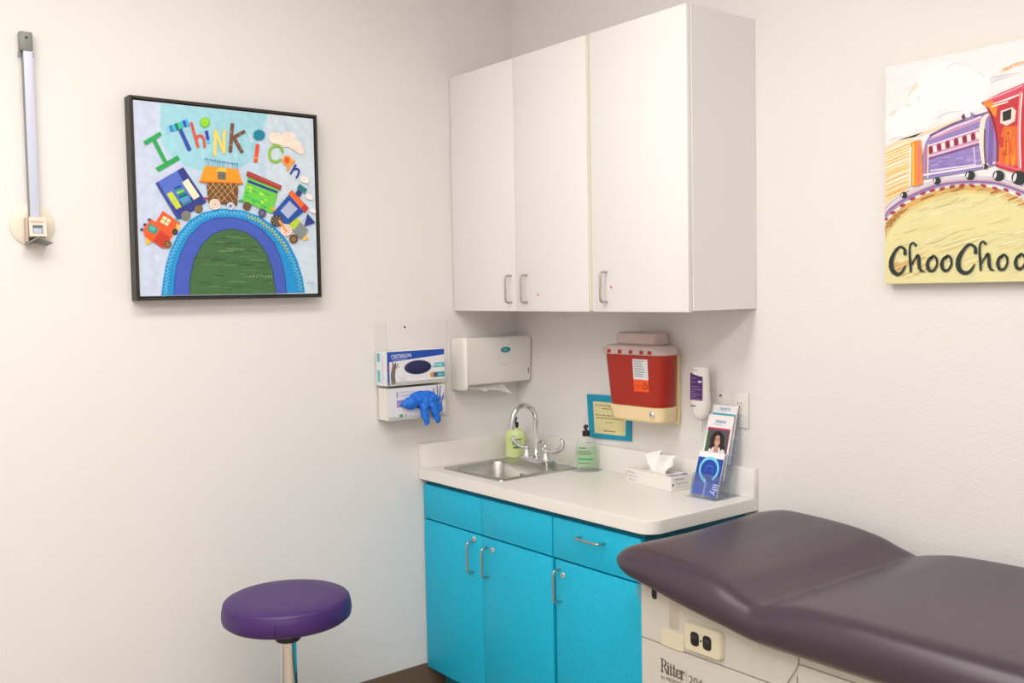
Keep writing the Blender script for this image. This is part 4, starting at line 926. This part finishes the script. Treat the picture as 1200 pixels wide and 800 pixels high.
# red cab
RD = (198, 44, 56)
A_.poly([(693, 343), (830, 275), (1000, 205), (1300, 120), (1300, 860), (970, 830), (790, 775), (797, 640), (782, 540), (750, 430), (720, 370)], RD)
A_.poly([(693, 343), (830, 275), (1000, 205), (1300, 120), (1300, 180), (1000, 262), (830, 330), (720, 368)], (216, 70, 96)); A_.stroke([(693, 345), (735, 375), (765, 440), (790, 540), (800, 660), (796, 770)], [6, 12, 10, 8, 8, 8], (96, 24, 40), 4)
A_.poly([(700, 350), (760, 330), (800, 360), (790, 440), (770, 430), (745, 385)], (240, 140, 40))
A_.poly([(840, 505), (932, 500), (936, 770), (808, 745), (812, 600)], (222, 104, 34))
for k in range(26):
    a = random.uniform(815, 925); b_ = random.uniform(520, 700); A_.stroke([(a, b_), (a-4, b_+70)], random.uniform(8, 18), random.choice([(226, 120, 30), (214, 84, 30), (196, 50, 40), (232, 140, 40)]))
A_.stroke([(775, 352), (880, 318), (960, 285)], [6, 14, 8], (250, 226, 224), 4); A_.stroke([(760, 372), (870, 340)], 9, (252, 236, 232)); A_.stroke([(705, 340), (830, 290), (971, 230)], 8, (240, 170, 180), 3)
A_.poly([(822, 400), (900, 376), (925, 400), (915, 470), (860, 500), (818, 480)], (244, 216, 206)); A_.poly([(834, 408), (894, 387), (890, 456), (836, 472)], (22, 26, 24))
A_.stroke([(958, 270), (948, 420), (944, 600), (950, 790)], 22, (236, 130, 140), 3); A_.stroke([(966, 280), (954, 420), (950, 600), (956, 780)], 9, (252, 228, 226), 3); A_.stroke([(785, 745), (960, 800)], 16, (224, 96, 120))
A_.poly([(1010, 230), (1290, 150), (1290, 560), (1020, 560)], (206, 60, 60)); A_.poly([(1040, 320), (1110, 300), (1110, 400), (1040, 415)], (22, 26, 24))
# wheels
for a, b_, r_ in ((152, 243, 20), (345, 160, 23), (540, 128, 29), (706, 130, 34), (826, 142, 44), (950, 180, 46), (628, 76, 16)):
    B_.ell(a, b_, r_, r_*.95, (30, 38, 34)); B_.ell(a-r_*.55, b_-r_*.05, r_*.22, r_*.6, (222, 220, 226), 15)
# lettering
K1 = (28, 44, 40)
def let(P_, W_): B_.stroke(P_, [q*1.12 for q in W_], K1, 5, True)
def bigC(x): let([(x+88, 46+590-50), (x+86, 560), (x+58, 546), (x+26, 580), (x+8, 632), (x+14, 680), (x+42, 706), (x+70, 694), (x+90, 658)], [18, 15, 12, 16, 24, 24, 20, 14, 7])
def lh(x, dy=0): let([(x+44, 536+dy), (x+30, 522+dy), (x+12, 540+dy), (x+10, 590+dy), (x+14, 640+dy), (x+16, 690+dy)], [14, 10, 10, 12, 15, 11]); let([(x+18, 660+dy), (x+38, 620+dy), (x+58, 596+dy), (x+64, 620+dy), (x+66, 660+dy), (x+76, 684+dy), (x+96, 690+dy)], [6, 10, 16, 18, 18, 14, 5])
def lo(x, dy=0): let([(x+40, 598+dy), (x+16, 616+dy), (x+6, 650+dy), (x+18, 682+dy), (x+44, 680+dy), (x+62, 646+dy), (x+58, 612+dy), (x+38, 596+dy), (x+30, 618+dy)], [10, 15, 19, 17, 12, 11, 14, 11, 6])
bigC(70); lh(176, 0); lo(284, 2); lo(368, 0); bigC_ = bigC(466) if False else None
let([(552+20, 578), (568, 548), (535, 532), (500, 566), (472, 620), (474, 672), (505, 698), (540, 688), (566, 648)], [20, 16, 13, 17, 26, 26, 21, 15, 7])
lh(586, -8); lo(696, -6); lo(800, -10)
s.build('painting', art_mat('painted_print', 0.55, 0.03, 40), cv)

# ------------------------------------------------------------------ stool
SX, SY, SZ, SR = .398, -1.258, .650, .1985
t = thing('stool', 'round purple vinyl stool on a chrome post beside the left wall', 'stool', (SX, SY, 0))
r = SR; h = .074
seat = obj('seat', lathe([(r*.80, SZ-h), (r*.93, SZ-h+.001), (r*.985, SZ-h+.010), (r, SZ-h+.026), (r*.992, SZ-.030), (r*.972, SZ-.015), (r*.945, SZ-.0065), (r*.90, SZ-.002), (r*.6, SZ), (r*.2, SZ+.0005)], 96), M_vinylp, t, 180)
pip = [Vector((r*.965*math.cos(a), r*.965*math.sin(a), SZ-.0125)) for a in [2*PI*k/96 for k in range(97)]]
obj('piping', tube(pip, 0.0012, 8, caps=False), M_vinylp, seat, 180)
sa = math.radians(-36); obj('seam', tube([(r*1.0*math.cos(sa), r*1.0*math.sin(sa), SZ-.018), (r*1.001*math.cos(sa), r*1.001*math.sin(sa), SZ-h+.02)], .0016, 8), M_vinylp, seat, 180)
obj('seat_plate', loft([L3(rrect(-.046, .046, -.046, .046, .02), SZ-h-.046), L3(rrect(-.05, .05, -.05, .05, .02), SZ-h-.040), L3(rrect(-.055, .055, -.055, .055, .02), SZ-h-.001)]), M_black, t, 30)
obj('hub', lathe([(.036, SZ-h-.066), (.040, SZ-h-.060), (.040, SZ-h-.0465)], 28), M_black, t, 40)
obj('post', lathe([(.0255, .16), (.0255, SZ-h-.0665)], 32), M_chrome, t, 40)
obj('base_hub', lathe([(.034, .09), (.040, .10), (.040, .15), (.030, .16)], 28), M_chrome, t, 40)
for k in range(5):
    a = 2*PI*k/5+.3; c_, s_ = math.cos(a), math.sin(a)
    L_ = obj('leg', tube([(.035*c_, .035*s_, .125), (.14*c_, .14*s_, .105), (.25*c_, .25*s_, .085)], [.017, .015, .012], 12, .7), M_chrome, t, 50)
    cb = bmesh.new(); merge(cb, lathe([(.026, -.011), (.028, -.006), (.028, .006), (.026, .011)], 22), Matrix.Translation((.25*c_, .25*s_, .0285)) @ Matrix.Rotation(a, 4, 'Z') @ Matrix.Rotation(PI/2, 4, 'X'))
    merge(cb, tube([(.25*c_, .25*s_, .03), (.25*c_, .25*s_, .08)], .006, 10)); obj('caster', cb, M_black, L_, 40)

# ------------------------------------------------------------------ exam table
t = thing('exam_table', 'long exam table with plum vinyl cushion top and beige base by the right wall', 'exam table', (2.1, -.42, 0), world=True)
TX0, TX1, TY0_, TY1_ = 1.300, 3.02, -.782, -.075
def smooth_interp(x, P):
    if x <= P[0][0]: return P[0][1]
    if x >= P[-1][0]: return P[-1][1]
    n = len(P); k = max(i for i in range(n-1) if P[i][0] <= x)
    def sl(i):
        if i == 0 or i == n-1: return 0.0
        a = (P[i][1]-P[i-1][1])/(P[i][0]-P[i-1][0]); b_ = (P[i+1][1]-P[i][1])/(P[i+1][0]-P[i][0])
        return 0.0 if a*b_ <= 0 else 2*a*b_/(a+b_)
    h_ = P[k+1][0]-P[k][0]; u = (x-P[k][0])/h_
    return (2*u**3-3*u*u+1)*P[k][1]+(u**3-2*u*u+u)*h_*sl(k)+(-2*u**3+3*u*u)*P[k+1][1]+(u**3-u*u)*h_*sl(k+1)
TOP = [(1.29, .893), (1.44, .914), (1.60, .909), (1.72, .893), (1.79, .870), (1.835, .860), (1.875, .868), (1.95, .881), (2.10, .886), (3.1, .886)]
BOT = [(1.29, .838), (1.40, .826), (1.59, .791), (1.70, .776), (1.80, .763), (1.90, .763), (3.1, .761)]
TOPS = [(1.29, .893), (1.44, .914), (1.60, .908), (1.80, .884), (2.0, .880), (2.10, .886), (3.1, .886)]
RC, RE = .115, .062
def axis(a, b, fine):
    v = [RE*(1-math.cos(PI/2*i/7)) for i in range(8)]; v += [RE+(RC-RE)*i/3 for i in range(1, 4)]
    lo_ = [a+x for x in v]; hi = [b-x for x in v][::-1]; n = max(2, int((b-a-2*RC)/fine)); return lo_+[a+RC+(b-a-2*RC)*i/n for i in range(1, n)]+hi
XS = axis(TX0, TX1, .016); YS = axis(TY0_, TY1_, .03)
def mapc(x, y):
    cx_ = min(max(x, TX0+RC), TX1-RC); cy_ = min(max(y, TY0_+RC), TY1_-RC); dx, dy = x-cx_, y-cy_
    if abs(dx) > 1e-9 and abs(dy) > 1e-9:
        m_ = max(abs(dx), abs(dy)); l_ = math.hypot(dx, dy)
        th = math.atan2(abs(dy), abs(dx)); 
        th = (PI/4)*(math.tan(th) if th <= PI/4 else 2-1/math.tan(th))
        return cx_+math.copysign(m_*math.cos(th), dx), cy_+math.copysign(m_*math.sin(th), dy), RC-m_
    return x, y, min(x-TX0, TX1-x, y-TY0_, TY1_-y)
def cz(x, y, d, top_):
    xc = x+(.04*(-.1-y)/.62)        # the crease runs slightly aslant
    zt = smooth_interp(xc, TOP); zb = smooth_interp(x, BOT)
    fr = max(0, min(1, (-.1-y)/.62))
    zt -= .012*fr**2
    zt -= .004*math.exp(-((xc-1.835)/.012)**2)
    q_ = min(1, max(0, (d-RE*.25)/(RE*1.0))); q_ = q_*q_*(3-2*q_)
    q_ = 1-(1-q_)*.22*min(1, max(0, (-.35-y)/.2))
    zt = zt*q_+(smooth_interp(xc, TOPS)-.012*fr**2)*(1-q_)
    mid_ = zb+(zt-zb)*.42
    # dish across the cushion
    yy_ = min(1, max(0, (y-TY0_)/(TY1_-TY0_))); zt -= .011*math.sin(PI*yy_)**2*(1 if xc < 1.83 else .6)
    f = 1.0 if d >= RE else math.sqrt(max(0, 1-((RE-d)/RE)**2))
    if top_: return mid_+(zt-mid_)*f
    f2 = 1.0 if d >= RE*.5 else math.sqrt(max(0, 1-((RE*.5-d)/(RE*.5))**2))
    return mid_-(mid_-zb)*f2
bm = bmesh.new(); tp = {}; bt = {}
NX, NY = len(XS), len(YS)
for i, x in enumerate(XS):
    for j, y in enumerate(YS):
        mx_, my_, d_ = mapc(x, y); edge = i in (0, NX-1) or j in (0, NY-1)
        tp[i, j] = bm.verts.new((mx_, my_, cz(mx_, my_, d_, True)))
        bt[i, j] = tp[i, j] if edge else bm.verts.new((mx_, my_, cz(mx_, my_, d_, False)))
for i in range(NX-1):
    for j in range(NY-1):
        bm.faces.new((tp[i, j], tp[i+1, j], tp[i+1, j+1], tp[i, j+1]))
        try: bm.faces.new((bt[i, j], bt[i, j+1], bt[i+1, j+1], bt[i+1, j]))
        except ValueError: pass
bmesh.ops.recalc_face_normals(bm, faces=bm.faces[:])
obj('cushion', evaluated(bm, [('SUBSURF', dict(levels=1, render_levels=1))]), M_vinyl, t, 180)
# seat board under the cushion, following its underside
def under(x): return smooth_interp(x, BOT)-.002
xs = [1.398+i*.03 for i in range(54)]
def yslab(x, y0, y1, z0, z1): return [Vector((x, y0, z0)), Vector((x, y0, z1)), Vector((x, y1, z1)), Vector((x, y1, z0))]
obj('trim_strip', loft([yslab(x, -.735, -.11, under(x)-.009, under(x)) for x in xs]), M_trim, t)
BF = -.720
obj('body', loft([yslab(x, BF+.003, -.12, .06, under(x)-.0095) for x in xs]), M_beige, t)
obj('plinth', box(1.46, 2.94, -.66, -.16, .001, .0595), M_black, t)
def panel(name, pts, y=BF, th=.0025, m=None, lab=None):
    return obj(name, prism(pts, lambda a, b: Vector((a, y-th, b)), lambda a, b: Vector((a, y+.0028, b)), .001), m or M_beige, t, 30, lab)
tops = [(x, under(x)-.0105) for x in xs]
up_l = [(1.3985, .6635), (1.846, .6635), (1.884, .728)]+[(x, z) for x, z in tops if x <= 1.884][::-1]
panel('upper_panel', [(1.3985, .6635), (1.846, .6635), (1.884, .728), (1.884, smooth_interp(1.884, BOT)-.0125)]+[(x, z) for x, z in tops if 1.3985 < x < 1.88][::-1]+[(1.3985, tops[0][1])])
lp = panel('front_panel', [(1.3985, .10), (1.880, .10), (1.880, .700), (1.844, .6605), (1.3985, .6605)])
panel('upper_panel', [(1.8865, .732), (2.90, .732), (2.90, .750), (1.8865, .7565)])
panel('side_drawer', [(1.8835, .40), (2.90, .40), (2.90, .729), (1.8865, .729), (1.8835, .722)])
panel('side_drawer', [(1.8835, .10), (2.90, .10), (2.90, .397), (1.8835, .397)])
obj('slot', prism(rrect(1.437, 1.455, .774, .815, .008), lambda a, b: Vector((a, BF-.0031, b)), lambda a, b: Vector((a, BF-.0026, b))), M_black, t)
obj('recessed_channel', loft([[Vector((a, y, b)) for a, b in rrect(1.497+i_, 1.531-i_, .712+i_, .806-i_, .006)] for y, i_ in ((BF-.0026, 0), (BF-.0032, .0008))]), mat('beige_groove', (190, 182, 168), .45), t, 30)
panel('blank_plate', rrect(1.471, 1.549, .662, .705, .002), BF-.0028, .003, M_beige2)
op = rrect(1.553, 1.676, .675, .748, .010)
o_ = obj('outlet_plate', prism(op, lambda a, b: Vector((1.6145+(a-1.6145)*.93, BF-.014, .7115+(b-.7115)*.93)), lambda a, b: Vector((a, BF-.0027, b)), .0015), M_beige2, t, 30, 'cream plate with two black sockets')
for cx_ in (1.592, 1.631):
    r_ = obj('socket', loft([[Vector((cx_+a, y, .711+b)) for a, b in rrect(-.013, .013, -.0175, .0175, .009)] for y in (BF-.0141, BF-.0155)]), M_black, o_, 30)
    for dx in (-.005, .004): obj('slot', box(cx_+dx-.001, cx_+dx+.001, BF-.0160, BF-.0154, .712, .720), mat('slot_grey', (90, 90, 90), .6), r_)
obj('screw', (lambda q: (merge(q, lathe([(.0025, 0), (.0025, .0015)], 12), Matrix.Translation((1.6115, BF-.014, .711)) @ Matrix.Rotation(PI/2, 4, 'X')), q)[1])(bmesh.new()), M_black, o_)
# maker's plate lettering (serif, drawn with strokes)
s = Sheet(lambda a, b: Vector((a, BF-.0025, b)), (0, -1, 0), off=.0004)
IK = (96, 84, 78)
def glyph(x, z, h, ch):
    T_ = h*.16; t2 = h*.06
    def st_(P_, w_, sm=0): s.stroke([(x+a*h, z+b_*h) for a, b_ in P_], w_, IK, sm)
    def ser(a, b_, L_=.22): st_([(a-L_/2, b_), (a+L_/2, b_)], t2)
    if ch == 'R':
        st_([(.14, 0), (.14, 1)], T_); ser(.14, .03, .32); ser(.10, .97, .24); st_([(.14, .97), (.36, .96), (.50, .86), (.50, .66), (.36, .54), (.14, .53)], [t2, t2*1.3, T_, T_, t2*1.3, t2], 4); st_([(.32, .54), (.50, .25), (.62, .03), (.72, .03)], [T_*.7, T_, T_, t2], 3); return .70
    if ch == 'i': st_([(.12, 0), (.12, .62)], T_); ser(.12, .03, .26); ser(.07, .60, .12); s.ell(x+.12*h, z+.84*h, h*.075, h*.075, IK); return .27
    if ch == 't': st_([(.14, .84), (.14, .12), (.20, .03), (.32, .08)], [T_*.7, T_, T_, t2], 3); st_([(.02, .61), (.30, .61)], t2*1.1); return .34
    if ch == 'e': st_([(.10, .34), (.44, .34), (.42, .54), (.28, .63), (.13, .54), (.07, .32), (.14, .10), (.30, .02), (.45, .14)], [t2, t2, T_*.8, t2, T_*.8, T_, T_, t2*1.5, t2], 3); return .50
    if ch == 'r': st_([(.12, 0), (.12, .62)], T_); ser(.12, .03, .26); ser(.07, .60, .12); st_([(.14, .46), (.24, .60), (.34, .60)], [t2, T_*.7, T_], 3); return .40
    return .3
x = 1.4665; 
for ch in 'Ritter': x += glyph(x, .6115-.022, .034, ch)*.034*.92
s.ell(x+.003, .607, .0015, .0015, IK); s.rect(x+.008, x+.009, .575, .622, (196, 150, 140)); s.text('204', x+.016, .588, .030, (120, 108, 100)); s.text('by MIDMARK', 1.468, .572, .0145, IK)
s.build('maker_lettering', M_print, lp)
# clear plastic strap hanging at the head end
sp = bmesh.new(); g = []
for i in range(9):
    z = .842-i*.0115; row = [sp.verts.new((1.386+.006*math.sin(i*.9)+k*.003*(1-i/12), -.700-k*.014*(1-i/14), z)) for k in range(4)]; g.append(row)
for i in range(8):
    for k in range(3): sp.faces.new((g[i][k], g[i][k+1], g[i+1][k+1], g[i+1][k]))
o = obj('paper_strap', sp, M_acre, t, 60, 'short clear plastic strap at the head end'); o.modifiers.new('s', 'SOLIDIFY').thickness = .001
